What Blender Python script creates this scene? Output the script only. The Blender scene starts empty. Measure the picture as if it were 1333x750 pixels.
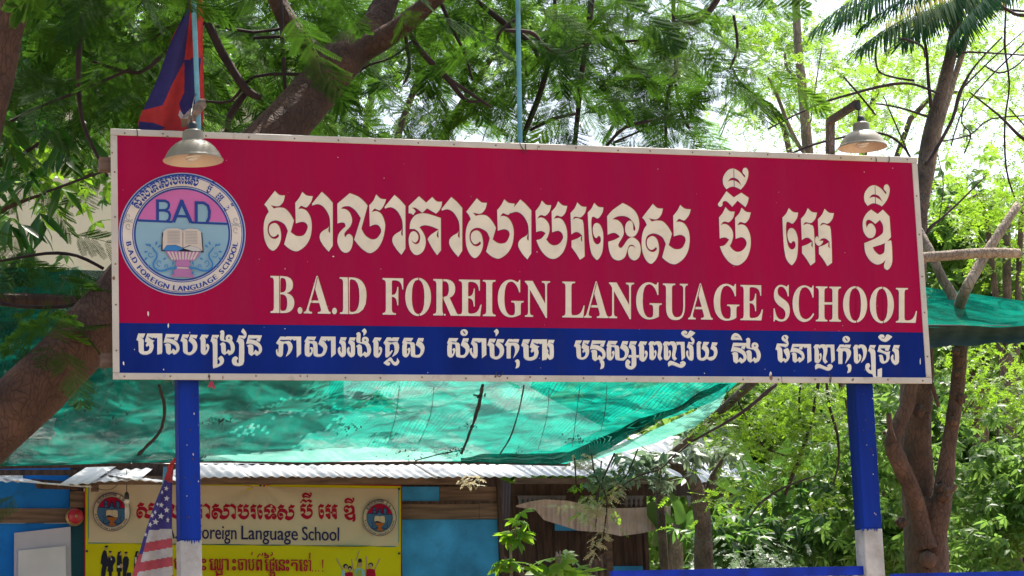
import bpy, bmesh, math, random
import numpy as np
from mathutils import Vector, Matrix
random.seed(7); rng = np.random.default_rng(7)
SC = bpy.context.scene; COL = SC.collection
# ------------------------------------------------------------------ camera
F_PX = 3200.0
CAM = np.array([-1.6715, -11.2971, 1.5506]); YAW, PIT, ROL = 0.3107, 0.1721, -0.0379
Fv = np.array([math.sin(YAW)*math.cos(PIT), math.cos(YAW)*math.cos(PIT), math.sin(PIT)])
R0 = np.array([math.cos(YAW), -math.sin(YAW), 0.0]); U0 = np.cross(R0, Fv)
Rv = R0*math.cos(ROL)+U0*math.sin(ROL); Uv = -R0*math.sin(ROL)+U0*math.cos(ROL)
cd = bpy.data.cameras.new('camera'); cam = bpy.data.objects.new('camera', cd); COL.objects.link(cam)
cam.matrix_world = Matrix([[Rv[0], Uv[0], -Fv[0], CAM[0]], [Rv[1], Uv[1], -Fv[1], CAM[1]], [Rv[2], Uv[2], -Fv[2], CAM[2]], [0, 0, 0, 1]])
cd.sensor_width = 36.0; cd.lens = F_PX/1333*36; cd.clip_start = 0.1; cd.clip_end = 2000
SC.camera = cam
# ------------------------------------------------------------------ light
SUN_DIR = Vector((0.38, 0.50, 1.08)).normalized()           # towards the sun
EL = math.asin(SUN_DIR.z); AZ = math.atan2(SUN_DIR.x, SUN_DIR.y)
W = bpy.data.worlds.new('World'); SC.world = W; W.use_nodes = True
nt = W.node_tree; sky = nt.nodes.new('ShaderNodeTexSky'); sky.sky_type = 'NISHITA'; sky.sun_disc = False
sky.sun_elevation = EL; sky.sun_rotation = AZ; sky.dust_density = 4.0; sky.air_density = 1.0; sky.ozone_density = 1.0
bg = nt.nodes['Background']; nt.links.new(sky.outputs[0], bg.inputs[0]); bg.inputs[1].default_value = 0.15
sd = bpy.data.lights.new('sun', 'SUN'); sd.energy = 4.6; sd.angle = math.radians(0.5); sd.color = (1.0, 0.95, 0.86)
so = bpy.data.objects.new('sun', sd); COL.objects.link(so); so.rotation_euler = SUN_DIR.to_track_quat('Z', 'Y').to_euler(); so.location = (0, 0, 30)
SC.view_settings.view_transform = 'Standard'; SC.view_settings.look = 'None'; SC.view_settings.gamma = 1.0
SC.view_settings.exposure = 1.15
SC.cycles.max_bounces = 8; SC.cycles.transparent_max_bounces = 16

def P(px, py, Y):                      # photo pixel -> world point on the upright plane y = Y
    d = Fv*F_PX + Rv*(px-666.5) - Uv*(py-375.0)
    return CAM + d*((Y-CAM[1])/d[1])
def P2(px, py, Y):
    p = P(px, py, Y); return p[0], p[2]
def mpp(Y): return (Y-CAM[1])/F_PX/0.94      # metres per pixel at that plane

# ------------------------------------------------------------------ objects
ORG = {}
def setp(o, label=None, cat=None, group=None, kind=None):
    if label: o['label'] = label
    if cat: o['category'] = cat
    if group: o['group'] = group
    if kind: o['kind'] = kind
    return o
def thing(name, label, cat, loc=(0, 0, 0), group=None):
    o = bpy.data.objects.new(name, None); COL.objects.link(o); o.location = loc; o.empty_display_size = 0.1
    ORG[o.name] = np.array(loc, float); return setp(o, label, cat, group)
def link(name, me, parent=None, label=None, cat=None, group=None, kind=None, loc=None):
    """me holds world coordinates; parts are re-based on their thing's origin."""
    o = bpy.data.objects.new(name, me); COL.objects.link(o)
    if parent is not None:
        org = ORG[parent.name]; o.parent = parent; me.transform(Matrix.Translation(Vector(-org))); ORG[o.name] = org
    else:
        if loc is None:
            n = len(me.vertices); co = np.empty(n*3, np.float32); me.vertices.foreach_get('co', co); co = co.reshape(-1, 3)
            loc = ((co[:, 0].min()+co[:, 0].max())/2, (co[:, 1].min()+co[:, 1].max())/2, co[:, 2].min()) if n else (0, 0, 0)
        loc = [float(v) for v in loc]
        me.transform(Matrix.Translation(-Vector(loc))); o.location = loc; ORG[o.name] = np.array(loc, float)
    return setp(o, label, cat, group, kind)
def mk(V, Fc, mats, mi=None, smooth=False):
    me = bpy.data.meshes.new('m'); me.from_pydata([tuple(map(float, v)) for v in V], [], [tuple(f) for f in Fc])
    for m in (mats if isinstance(mats, (list, tuple)) else [mats]): me.materials.append(m)
    if mi is not None: me.polygons.foreach_set('material_index', mi)
    if smooth: me.polygons.foreach_set('use_smooth', [True]*len(Fc))
    me.update(); return me
class B:
    def __init__(s): s.v = []; s.f = []; s.m = []; s.cur = 0
    def add(s, V, Fc):
        b = len(s.v); s.v += [tuple(map(float, v)) for v in V]
        for f in Fc: s.f.append([b+i for i in f]); s.m.append(s.cur)
    def box(s, lo, hi):
        x0, y0, z0 = lo; x1, y1, z1 = hi
        s.add([(x0,y0,z0),(x1,y0,z0),(x1,y1,z0),(x0,y1,z0),(x0,y0,z1),(x1,y0,z1),(x1,y1,z1),(x0,y1,z1)],
              [(0,3,2,1),(4,5,6,7),(0,1,5,4),(1,2,6,5),(2,3,7,6),(3,0,4,7)])
    def bar(s, a, b, w, h, up=(0, 0, 1)):          # box from a to b, w across, h along up
        a = np.array(a, float); b = np.array(b, float); d = b-a; d /= np.linalg.norm(d); up = np.array(up, float)
        sd_ = np.cross(d, up); sd_ /= np.linalg.norm(sd_); u = np.cross(sd_, d); V = []
        for q in (a, b):
            for i, j in ((-1,-1),(1,-1),(1,1),(-1,1)): V.append(q+sd_*i*w/2+u*j*h/2)
        s.add(V, [(0,1,2,3),(7,6,5,4),(0,4,5,1),(1,5,6,2),(2,6,7,3),(3,7,4,0)])
    def prism(s, poly, y0, y1):                    # poly in (x,z), convex-ish, extruded along y
        n = len(poly); V = [(x, y0, z) for x, z in poly]+[(x, y1, z) for x, z in poly]
        s.add(V, [tuple(range(n)), tuple(range(2*n-1, n-1, -1))]+[(i, i+n, (i+1) % n+n, (i+1) % n) for i in range(n)])
    def tube(s, pts, rad, n=8, jit=0.0, cap=True):
        pts = [np.array(p, float) for p in pts]; K = len(pts)
        if not hasattr(rad, '__len__'): rad = [rad]*K
        up = np.array((0.13, 0.9, 0.21)); b0 = len(s.v)
        for k in range(K):
            d = pts[min(k+1, K-1)]-pts[max(k-1, 0)]; d /= (np.linalg.norm(d)+1e-9)
            a = np.cross(d, up); a /= (np.linalg.norm(a)+1e-9); c = np.cross(d, a)
            for i in range(n):
                t = 2*math.pi*i/n; r = rad[k]*(1+jit*random.uniform(-1, 1))
                s.v.append(tuple(pts[k]+a*r*math.cos(t)+c*r*math.sin(t)))
        for k in range(K-1):
            for i in range(n):
                j = (i+1) % n; s.f.append([b0+k*n+i, b0+k*n+j, b0+(k+1)*n+j, b0+(k+1)*n+i]); s.m.append(s.cur)
        if cap:
            s.f.append([b0+i for i in range(n)][::-1]); s.m.append(s.cur)
            s.f.append([b0+(K-1)*n+i for i in range(n)]); s.m.append(s.cur)
    def lathe(s, c, prof, n=24, axis=2):           # prof: (r, h) pairs round a vertical axis
        b0 = len(s.v)
        for r, h in prof:
            for i in range(n):
                t = 2*math.pi*i/n; q = [c[0]+r*math.cos(t), c[1]+r*math.sin(t), c[2]+h]
                if axis == 1: q = [c[0]+r*math.cos(t), c[1]+h, c[2]+r*math.sin(t)]
                s.v.append(tuple(q))
        for k in range(len(prof)-1):
            for i in range(n):
                j = (i+1) % n; s.f.append([b0+k*n+i, b0+k*n+j, b0+(k+1)*n+j, b0+(k+1)*n+i]); s.m.append(s.cur)
    def mesh(s, mats, smooth=False): return mk(s.v, s.f, mats, s.m, smooth)
def smoothpts(pts, sub=4):
    """Catmull-Rom through 3D (or 4D with radius) points."""
    p = [np.array(q, float) for q in pts]; out = []
    for i in range(len(p)-1):
        a = p[max(i-1, 0)]; b = p[i]; c = p[i+1]; d = p[min(i+2, len(p)-1)]
        for k in range(sub):
            t = k/sub; out.append(0.5*((2*b)+(-a+c)*t+(2*a-5*b+4*c-d)*t*t+(-a+3*b-3*c+d)*t**3))
    out.append(p[-1]); return out
def pxtube(b, pts, Y, sub=4, n=8, jit=0.04):
    """branch traced in the photo: points (px, py, width px[, Y])"""
    q = []
    for t in pts:
        y = t[3] if len(t) > 3 else Y; w = P(t[0], t[1], y); q.append((*w, t[2]*mpp(y)/2))
    q = smoothpts(q, sub); b.tube([v[:3] for v in q], [max(v[3], 0.002) for v in q], n, jit)

# ------------------------------------------------------------------ materials
def nmat(name):
    m = bpy.data.materials.new(name); m.use_nodes = True; t = m.node_tree; return m, t, t.nodes['Principled BSDF'], t.nodes['Material Output']
def rgb(c): return (c[0], c[1], c[2], 1.0)
def mat(name, c, rough=0.7, var=0.12, scale=6.0, c2=None, bump=0.0, bscale=40.0, metal=0.0, spec=0.5, stretch=None, dirt=0.0, dirtc=(0.12, 0.09, 0.06), dscale=3.0, dlo=0.5, dhi=0.72):
    m, t, p, _ = nmat(name); N = t.nodes; L = t.links
    tc = N.new('ShaderNodeTexCoord'); mp = N.new('ShaderNodeMapping'); L.new(tc.outputs['Object'], mp.inputs[0])
    if stretch: mp.inputs['Scale'].default_value = stretch
    no = N.new('ShaderNodeTexNoise'); no.inputs['Scale'].default_value = scale; no.inputs['Detail'].default_value = 6; L.new(mp.outputs[0], no.inputs[0])
    cr = N.new('ShaderNodeValToRGB'); c2 = c2 or tuple(v*(1-var*2) for v in c)
    cr.color_ramp.elements[0].color = rgb(c2); cr.color_ramp.elements[0].position = 0.3
    cr.color_ramp.elements[1].color = rgb(tuple(min(1, v*(1+var*0.5)) for v in c)); cr.color_ramp.elements[1].position = 0.68
    L.new(no.outputs[0], cr.inputs[0]); col = cr.outputs[0]
    if dirt > 0:
        n2 = N.new('ShaderNodeTexNoise'); n2.inputs['Scale'].default_value = dscale; n2.inputs['Detail'].default_value = 9; n2.inputs['Roughness'].default_value = 0.7; L.new((mp.outputs[0] if stretch else tc.outputs['Object']), n2.inputs[0])
        r2 = N.new('ShaderNodeValToRGB'); r2.color_ramp.elements[0].position = dlo; r2.color_ramp.elements[1].position = dhi
        r2.color_ramp.elements[1].color = (dirt, dirt, dirt, 1); r2.color_ramp.elements[0].color = (0, 0, 0, 1)
        L.new(n2.outputs[0], r2.inputs[0]); mx = N.new('ShaderNodeMixRGB'); L.new(r2.outputs[0], mx.inputs[0]); L.new(col, mx.inputs[1]); mx.inputs[2].default_value = rgb(dirtc); col = mx.outputs[0]
    L.new(col, p.inputs['Base Color']); p.inputs['Roughness'].default_value = rough; p.inputs['Metallic'].default_value = metal; p.inputs['Specular IOR Level'].default_value = spec
    if bump > 0:
        n3 = N.new('ShaderNodeTexNoise'); n3.inputs['Scale'].default_value = bscale; n3.inputs['Detail'].default_value = 6; L.new(mp.outputs[0], n3.inputs[0])
        bp = N.new('ShaderNodeBump'); bp.inputs['Strength'].default_value = min(bump, 1.0); bp.inputs['Distance'].default_value = 0.01*max(1, bump); L.new(n3.outputs[0], bp.inputs['Height']); L.new(bp.outputs[0], p.inputs['Normal'])
    return m
def leafmat(name, ca, cb, cc, trans=(0.2, 0.4, 0.04), tf=0.45, rough=0.45, sp=0.4):
    """leaf colour varies leaf by leaf (attribute 'v' and the object's own random number)"""
    m, t, p, out = nmat(name); N = t.nodes; L = t.links
    at = N.new('ShaderNodeAttribute'); at.attribute_name = 'v'; oi = N.new('ShaderNodeObjectInfo')
    ad = N.new('ShaderNodeMath'); ad.operation = 'ADD'; L.new(at.outputs['Fac'], ad.inputs[0]); L.new(oi.outputs['Random'], ad.inputs[1])
    fr = N.new('ShaderNodeMath'); fr.operation = 'FRACT'; L.new(ad.outputs[0], fr.inputs[0])
    cr = N.new('ShaderNodeValToRGB'); e = cr.color_ramp.elements; e[0].color = rgb(ca); e[1].color = rgb(cc); k = e.new(0.5); k.color = rgb(cb)
    L.new(fr.outputs[0], cr.inputs[0]); L.new(cr.outputs[0], p.inputs['Base Color']); p.inputs['Roughness'].default_value = rough; p.inputs['Specular IOR Level'].default_value = sp
    tr = N.new('ShaderNodeBsdfTranslucent'); mx = N.new('ShaderNodeMixRGB'); mx.blend_type = 'MIX'; mx.inputs[0].default_value = 0.7; L.new(cr.outputs[0], mx.inputs[1]); mx.inputs[2].default_value = rgb(trans); L.new(mx.outputs[0], tr.inputs[0])
    ms = N.new('ShaderNodeMixShader'); ms.inputs[0].default_value = tf; L.new(p.outputs[0], ms.inputs[1]); L.new(tr.outputs[0], ms.inputs[2]); L.new(ms.outputs[0], out.inputs[0])
    return m
M = {}
M['red'] = mat('sign_red_paint', (0.36, 0.0035, 0.046), 0.8, 0.08, 1.2, spec=.07, c2=(0.31, 0.005, 0.050), dirt=0.2, bump=0.15, bscale=3, dirtc=(0.16, 0.05, 0.07), dscale=2.2, dlo=0.45, dhi=0.8, stretch=(2.6, 1, .35))
M['blue'] = mat('sign_blue_paint', (0.006, 0.024, 0.19), 0.8, 0.2, 1.5, spec=.07, dirt=.35, dirtc=(0.03, 0.03, 0.10), dscale=2.0, stretch=(2, 1, .5))
M['cream'] = mat('cream_lettering', (0.76, 0.67, 0.51), 0.75, 0.06, 6.0, spec=.15, dirt=0.25, dirtc=(0.35, 0.30, 0.2), dscale=8)
M['creamb'] = mat('cream_band_lettering', (0.76, 0.71, 0.58), 0.75, 0.06, 6.0, spec=.15)
M['shadowline'] = mat('purple_print_edge', (0.10, 0.03, 0.12), 0.6, 0.05)
M['glow'] = mat('orange_print_edge', (0.45, 0.16, 0.05), 0.6, 0.05)
M['frame'] = mat('cream_frame_paint', (0.56, 0.50, 0.41), 0.55, 0.10, 5.0, dirt=0.8, dirtc=(0.20, 0.11, 0.06), dscale=9, dlo=0.58, dhi=0.75)
M['rust'] = mat('rusty_screw', (0.22, 0.13, 0.08), 0.8, 0.2, 30)
M['postblue'] = mat('post_blue_paint', (0.006, 0.030, 0.25), 0.7, 0.3, 5.0, spec=.12, bump=0.5, bscale=30, dirt=0.7, dirtc=(0.02, 0.025, 0.06), dscale=14, dlo=0.58, dhi=0.7, stretch=(1, 1, 0.15))
M['postwhite'] = mat('post_white_paint', (0.50, 0.47, 0.43), 0.7, 0.2, 7.0, bump=0.5, dirt=0.7, dirtc=(0.22, 0.17, 0.12), dscale=12, dlo=0.52, dhi=0.72)
M['wood'] = mat('weathered_wood', (0.17, 0.105, 0.07), 0.85, 0.3, 5.0, bump=0.7, bscale=20, stretch=(1, 1, 6))
M['woodh'] = mat('weathered_plank', (0.20, 0.125, 0.085), 0.85, 0.3, 5.0, bump=0.7, bscale=20, stretch=(0.6, 4, 9), dirt=0.5, dirtc=(0.05, 0.035, 0.03), dscale=10)
M['woodd'] = mat('dark_wood', (0.075, 0.042, 0.030), 0.85, 0.35, 6.0, bump=0.6, bscale=20, stretch=(6, 1, 0.7))
M['bark'] = mat('brown_bark', (0.140, 0.070, 0.043), 0.9, 0.35, 4.0, bump=3.0, bscale=14, dirt=0.7, dirtc=(0.07, 0.035, 0.028), dscale=5, dlo=0.48, dhi=0.68)
M['barkg'] = mat('grey_bark', (0.17, 0.12, 0.088), 0.9, 0.35, 5.0, bump=3.0, bscale=18, dirt=0.7, dirtc=(0.05, 0.035, 0.03), dscale=7, dlo=0.5, dhi=0.7)
M['barkp'] = mat('pale_bark', (0.33, 0.25, 0.17), 0.85, 0.25, 5.0, bump=2.0, bscale=18, dirt=0.7, dirtc=(0.10, 0.07, 0.055), dscale=9, dlo=0.55, dhi=0.7)
M['twig'] = mat('dark_twig', (0.050, 0.028, 0.026), 0.9, 0.3, 9)
M['polecyan'] = mat('pale_blue_pole_paint', (0.13, 0.36, 0.43), 0.5, 0.2, 6.0, dirt=0.4, dirtc=(0.1, 0.13, 0.13), dscale=15)
M['shade'] = mat('lamp_shade_enamel', (0.24, 0.205, 0.13), 0.36, 0.12, 8.0, dirt=0.5, dirtc=(0.18, 0.14, 0.09), dscale=14)
M['shadein'] = mat('lamp_shade_inside', (0.60, 0.46, 0.34), 0.35, 0.1, 9.0)
M['tube'] = mat('lamp_glass_tube', (0.72, 0.66, 0.58), 0.25, 0.03)
M['black'] = mat('black_plastic', (0.02, 0.02, 0.022), 0.5, 0.1)
M['rail'] = mat('blue_rail_paint', (0.006, 0.035, 0.42), 0.6, spec=.2, var=0.25, scale=8.0, dirt=0.5, dirtc=(0.02, 0.03, 0.08), dscale=15)
M['wallblue'] = mat('shed_blue_paint', (0.06, 0.33, 0.68), 0.85, 0.25, 2.5, spec=.12, dirt=0.75, dirtc=(0.03, 0.12, 0.24), dscale=4, dlo=0.5, dhi=0.75)
M['wallblue2'] = mat('shed_deep_blue_paint', (0.016, 0.19, 0.62), 0.8, 0.15, 2.0, spec=.12, dirt=0.5, dirtc=(0.015, 0.08, 0.25), dscale=5)
M['teal'] = mat('shed_teal_panel', (0.02, 0.12, 0.16), 0.8, 0.15, 2.5)
M['tin'] = mat('corrugated_tin', (0.86, 0.85, 0.82), 0.7, 0.05, 2.0, dirt=0.4, dirtc=(0.30, 0.20, 0.12), dscale=5, dlo=0.55, dhi=0.75)
M['tindark'] = mat('dark_corrugated_sheet', (0.05, 0.035, 0.04), 0.8, 0.2, 4.0)
M['board'] = mat('white_board', (0.46, 0.44, 0.52), 0.5, 0.05)
M['boardw'] = mat('white_panel', (0.60, 0.57, 0.60), 0.5, 0.05)
M['bell'] = mat('red_bell_enamel', (0.40, 0.015, 0.03), 0.3, 0.1)
M['brass'] = mat('dull_brass', (0.35, 0.24, 0.10), 0.4, 0.1, metal=0.5)
M['vinyl'] = mat('banner_cream_vinyl', (0.56, 0.45, 0.31), 0.6, 0.06, 2.0, spec=.15)
M['vinyly'] = mat('banner_yellow_vinyl', (0.56, 0.49, 0.004), 0.6, 0.06, 2.0, spec=.12)
M['vred'] = mat('banner_red_print', (0.34, 0.004, 0.028), 0.5, 0.04, spec=.1)
M['vblue'] = mat('banner_navy_print', (0.02, 0.02, 0.09), 0.5, 0.04, spec=.1)
M['vteal'] = mat('banner_teal_line', (0.07, 0.25, 0.25), 0.5, 0.04, spec=.1)
M['ebl'] = mat('emblem_blue', (0.012, 0.045, 0.25), 0.8, 0.04)
M['ecream'] = mat('emblem_cream', (0.72, 0.63, 0.53), 0.8, 0.05)
M['elight'] = mat('emblem_light_grey_blue', (0.40, 0.42, 0.52), 0.8, 0.05)
M['epink'] = mat('emblem_pink', (0.56, 0.14, 0.37), 0.8, 0.05)
M['esky'] = mat('emblem_sky_blue', (0.25, 0.42, 0.50), 0.8, 0.08, 3)
M['epage'] = mat('emblem_page', (0.58, 0.50, 0.42), 0.8, 0.05)
M['escroll'] = mat('emblem_scroll_blue', (0.03, 0.19, 0.45), 0.8, 0.05)
M['emag'] = mat('emblem_magenta', (0.42, 0.16, 0.34), 0.8, 0.05)
M['egrey'] = mat('emblem_grey_line', (0.30, 0.29, 0.28), 0.8, 0.05)
M['eorange'] = mat('emblem_orange', (0.35, 0.10, 0.02), 0.5, 0.05, spec=.1)
M['esteel'] = mat('emblem_steel_blue', (0.055, 0.13, 0.25), 0.5, 0.05, spec=.1)
M['skin'] = mat('printed_skin', (0.42, 0.26, 0.17), 0.5, 0.05, spec=.1)
M['navy'] = mat('printed_navy', (0.018, 0.018, 0.035), 0.5, 0.05, spec=.1)
M['white'] = mat('printed_white', (0.55, 0.52, 0.48), 0.5, 0.05, spec=.1)
M['green'] = mat('printed_green', (0.30, 0.38, 0.06), 0.5, 0.05, spec=.1)
M['ground'] = mat('dry_earth', (0.34, 0.26, 0.18), 0.95, 0.2, 0.6, bump=0.6, bscale=8, dirt=0.5, dirtc=(0.16, 0.13, 0.07), dscale=0.8)
M['wall_cream'] = mat('cream_house_plaster', (0.80, 0.70, 0.48), 0.85, 0.08, 1.0, dirt=0.3, dirtc=(0.4, 0.34, 0.22), dscale=2)
M['curtain'] = mat('pale_pink_curtain', (0.62, 0.47, 0.38), 0.9, 0.12, 8)
M['lace'] = mat('grey_carved_trim', (0.20, 0.18, 0.19), 0.85, 0.1)
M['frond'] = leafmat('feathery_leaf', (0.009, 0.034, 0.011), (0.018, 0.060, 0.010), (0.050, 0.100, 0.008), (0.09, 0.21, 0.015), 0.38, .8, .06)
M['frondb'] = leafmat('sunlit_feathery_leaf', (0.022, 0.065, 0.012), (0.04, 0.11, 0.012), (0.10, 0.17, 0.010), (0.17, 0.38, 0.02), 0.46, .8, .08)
M['mango'] = leafmat('mango_leaf', (0.012, 0.048, 0.014), (0.025, 0.085, 0.015), (0.05, 0.13, 0.02), (0.08, 0.30, 0.02), 0.32, 0.4)
M['lime'] = leafmat('lime_small_leaf', (0.07, 0.16, 0.016), (0.11, 0.22, 0.02), (0.16, 0.24, 0.03), (0.34, 0.60, 0.03), 0.5)
M['mid'] = leafmat('mid_green_leaf', (0.030, 0.10, 0.015), (0.06, 0.16, 0.018), (0.12, 0.20, 0.04), (0.28, 0.48, 0.09), 0.48, .5, .35)
M['dark'] = leafmat('dark_green_leaf', (0.020, 0.065, 0.020), (0.040, 0.11, 0.03), (0.075, 0.15, 0.04), (0.18, 0.38, 0.06), 0.42)
M['palm'] = leafmat('palm_leaflet', (0.008, 0.040, 0.026), (0.014, 0.06, 0.034), (0.035, 0.08, 0.025), (0.08, 0.24, 0.07), 0.3, .8, .05)
M['palmdry'] = leafmat('yellowed_palm_leaflet', (0.20, 0.20, 0.04), (0.30, 0.27, 0.07), (0.22, 0.28, 0.06), (0.5, 0.48, 0.12), 0.45)
M['grey_leaf'] = leafmat('silvery_leaf', (0.06, 0.10, 0.07), (0.13, 0.18, 0.13), (0.24, 0.28, 0.22), (0.25, 0.38, 0.2), 0.35)
M['dryflower'] = leafmat('dry_seed_leaf', (0.42, 0.33, 0.20), (0.56, 0.48, 0.32), (0.48, 0.46, 0.28), (0.6, 0.5, 0.3), 0.4)
M['banana'] = leafmat('banana_leaf', (0.035, 0.10, 0.02), (0.05, 0.14, 0.025), (0.08, 0.18, 0.04), (0.12, 0.26, 0.04), 0.25)
def cracks(m, sc):
    t = m.node_tree; N = t.nodes; L = t.links; p = N['Principled BSDF']; tc = N.new('ShaderNodeTexCoord'); no = N.new('ShaderNodeTexNoise'); no.inputs['Scale'].default_value = 3; L.new(tc.outputs['Object'], no.inputs[0])
    va = N.new('ShaderNodeMixRGB'); va.inputs[0].default_value = .22; L.new(tc.outputs['Object'], va.inputs[1]); L.new(no.outputs['Color'], va.inputs[2])
    mp = N.new('ShaderNodeMapping'); mp.inputs['Scale'].default_value = (1.6, 1.6, .45); L.new(va.outputs[0], mp.inputs[0])
    vo = N.new('ShaderNodeTexVoronoi'); vo.feature = 'DISTANCE_TO_EDGE'; vo.inputs['Scale'].default_value = sc; L.new(mp.outputs[0], vo.inputs[0])
    r = N.new('ShaderNodeValToRGB'); r.color_ramp.elements[0].position = 0.0; r.color_ramp.elements[0].color = (.50, .47, .46, 1); r.color_ramp.elements[1].position = .10; r.color_ramp.elements[1].color = (1, 1, 1, 1); L.new(vo.outputs['Distance'], r.inputs[0])
    old = p.inputs['Base Color'].links[0].from_socket; mu = N.new('ShaderNodeMixRGB'); mu.blend_type = 'MULTIPLY'; mu.inputs[0].default_value = .65; L.new(old, mu.inputs[1]); L.new(r.outputs[0], mu.inputs[2]); L.new(mu.outputs[0], p.inputs['Base Color'])
    bp = N.new('ShaderNodeBump'); bp.inputs['Strength'].default_value = .7; bp.inputs['Distance'].default_value = .012; L.new(r.outputs[0], bp.inputs['Height']); L.new(p.inputs['Normal'].links[0].from_socket, bp.inputs['Normal']); L.new(bp.outputs[0], p.inputs['Normal'])
for k_, s_ in (('bark', 34), ('barkg', 42), ('barkp', 30)): cracks(M[k_], s_)
def netmat():
    m, t, p, out = nmat('shade_net_weave'); N = t.nodes; L = t.links
    tc = N.new('ShaderNodeTexCoord'); uv = N.new('ShaderNodeSeparateXYZ'); L.new(tc.outputs['UV'], uv.inputs[0])
    def wave(sock, f, w):
        a = N.new('ShaderNodeMath'); a.operation = 'MULTIPLY'; L.new(sock, a.inputs[0]); a.inputs[1].default_value = f
        b = N.new('ShaderNodeMath'); b.operation = 'FRACT'; L.new(a.outputs[0], b.inputs[0])
        c = N.new('ShaderNodeMath'); c.operation = 'LESS_THAN'; L.new(b.outputs[0], c.inputs[0]); c.inputs[1].default_value = w; return c.outputs[0]
    no = N.new('ShaderNodeTexNoise'); no.inputs['Scale'].default_value = 5.0; no.inputs['Detail'].default_value = 8; L.new(tc.outputs['Object'], no.inputs[0])
    cr = N.new('ShaderNodeValToRGB'); e = cr.color_ramp.elements; e[0].position = 0.36; e[0].color = (0.004, 0.17, 0.125, 1); e[1].position = 0.6; e[1].color = (0.006, 0.38, 0.27, 1)
    L.new(no.outputs[0], cr.inputs[0])
    st = wave(uv.outputs[0], 45.0, 0.30); mx = N.new('ShaderNodeMixRGB'); mx.inputs[2].default_value = (0.006, 0.10, 0.085, 1)
    mf = N.new('ShaderNodeMath'); mf.operation = 'MULTIPLY'; L.new(st, mf.inputs[0]); mf.inputs[1].default_value = 0.6; L.new(mf.outputs[0], mx.inputs[0]); L.new(cr.outputs[0], mx.inputs[1])
    st2 = wave(uv.outputs[1], 26.0, 0.22); mf2 = N.new('ShaderNodeMath'); mf2.operation = 'MULTIPLY'; L.new(st2, mf2.inputs[0]); mf2.inputs[1].default_value = 0.35
    mxb = N.new('ShaderNodeMixRGB'); L.new(mf2.outputs[0], mxb.inputs[0]); L.new(mx.outputs[0], mxb.inputs[1]); mxb.inputs[2].default_value = (0.006, 0.10, 0.085, 1)
    sb = wave(uv.outputs[0], 5.3, 0.04); mf3 = N.new('ShaderNodeMath'); mf3.operation = 'MULTIPLY'; L.new(sb, mf3.inputs[0]); mf3.inputs[1].default_value = 0.6
    mxc = N.new('ShaderNodeMixRGB'); L.new(mf3.outputs[0], mxc.inputs[0]); L.new(mxb.outputs[0], mxc.inputs[1]); mxc.inputs[2].default_value = (0.05, 0.10, 0.085, 1)
    nd = N.new('ShaderNodeTexNoise'); nd.inputs['Scale'].default_value = 2.3; nd.inputs['Detail'].default_value = 10; nd.inputs['Roughness'].default_value = .72; L.new(tc.outputs['Object'], nd.inputs[0])
    rd = N.new('ShaderNodeValToRGB'); rd.color_ramp.elements[0].position = .52; rd.color_ramp.elements[1].position = .66; rd.color_ramp.elements[0].color = (0, 0, 0, 1); rd.color_ramp.elements[1].color = (.75, .75, .75, 1); L.new(nd.outputs[0], rd.inputs[0])
    mx = N.new('ShaderNodeMixRGB'); L.new(rd.outputs[0], mx.inputs[0]); L.new(mxc.outputs[0], mx.inputs[1]); mx.inputs[2].default_value = (0.012, 0.045, 0.035, 1)
    df = N.new('ShaderNodeBsdfDiffuse'); L.new(mx.outputs[0], df.inputs[0]); tr = N.new('ShaderNodeBsdfTranslucent'); L.new(mx.outputs[0], tr.inputs[0])
    m1 = N.new('ShaderNodeMixShader'); m1.inputs[0].default_value = 0.62; L.new(df.outputs[0], m1.inputs[1]); L.new(tr.outputs[0], m1.inputs[2])
    tp = N.new('ShaderNodeBsdfTransparent'); h1 = wave(uv.outputs[0], 150.0, 0.20); h2 = wave(uv.outputs[1], 80.0, 0.5)
    hm = N.new('ShaderNodeMath'); hm.operation = 'MULTIPLY'; L.new(h1, hm.inputs[0]); L.new(h2, hm.inputs[1])
    m2 = N.new('ShaderNodeMixShader'); L.new(hm.outputs[0], m2.inputs[0]); L.new(m1.outputs[0], m2.inputs[1]); L.new(tp.outputs[0], m2.inputs[2]); L.new(m2.outputs[0], out.inputs[0])
    return m
M['net'] = netmat()

# ------------------------------------------------------------------ flat print: filled outlines laid on a plane
LAY = [0.0]
def fill(loops):
    """list of closed 2D loops (holes by even-odd) -> (verts2d, faces)"""
    cu = bpy.data.curves.new('c', 'CURVE'); cu.dimensions = '2D'; cu.fill_mode = 'BOTH'
    for lp in loops:
        s = cu.splines.new('POLY'); s.points.add(len(lp)-1); s.use_cyclic_u = True
        for i, q in enumerate(lp): s.points[i].co = (float(q[0]), float(q[1]), 0, 1)
    o = bpy.data.objects.new('c', cu); me = bpy.data.meshes.new_from_object(o)
    V = [(v.co.x, v.co.y) for v in me.vertices]; Fc = [tuple(f.vertices) for f in me.polygons]
    bpy.data.objects.remove(o); bpy.data.curves.remove(cu); bpy.data.meshes.remove(me); return V, Fc
def text2d(s):
    cu = bpy.data.curves.new('t', 'FONT'); cu.body = s; cu.size = 1.0; cu.resolution_u = 4
    o = bpy.data.objects.new('t', cu); me = bpy.data.meshes.new_from_object(o)
    V = [(v.co.x, v.co.y) for v in me.vertices]; Fc = [tuple(f.vertices) for f in me.polygons]
    bpy.data.objects.remove(o); bpy.data.curves.remove(cu); bpy.data.meshes.remove(me); return V, Fc
def bold(s): return ''.join(chr(0x1D400+ord(c)-65) if 'A' <= c <= 'Z' else c for c in s)
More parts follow.
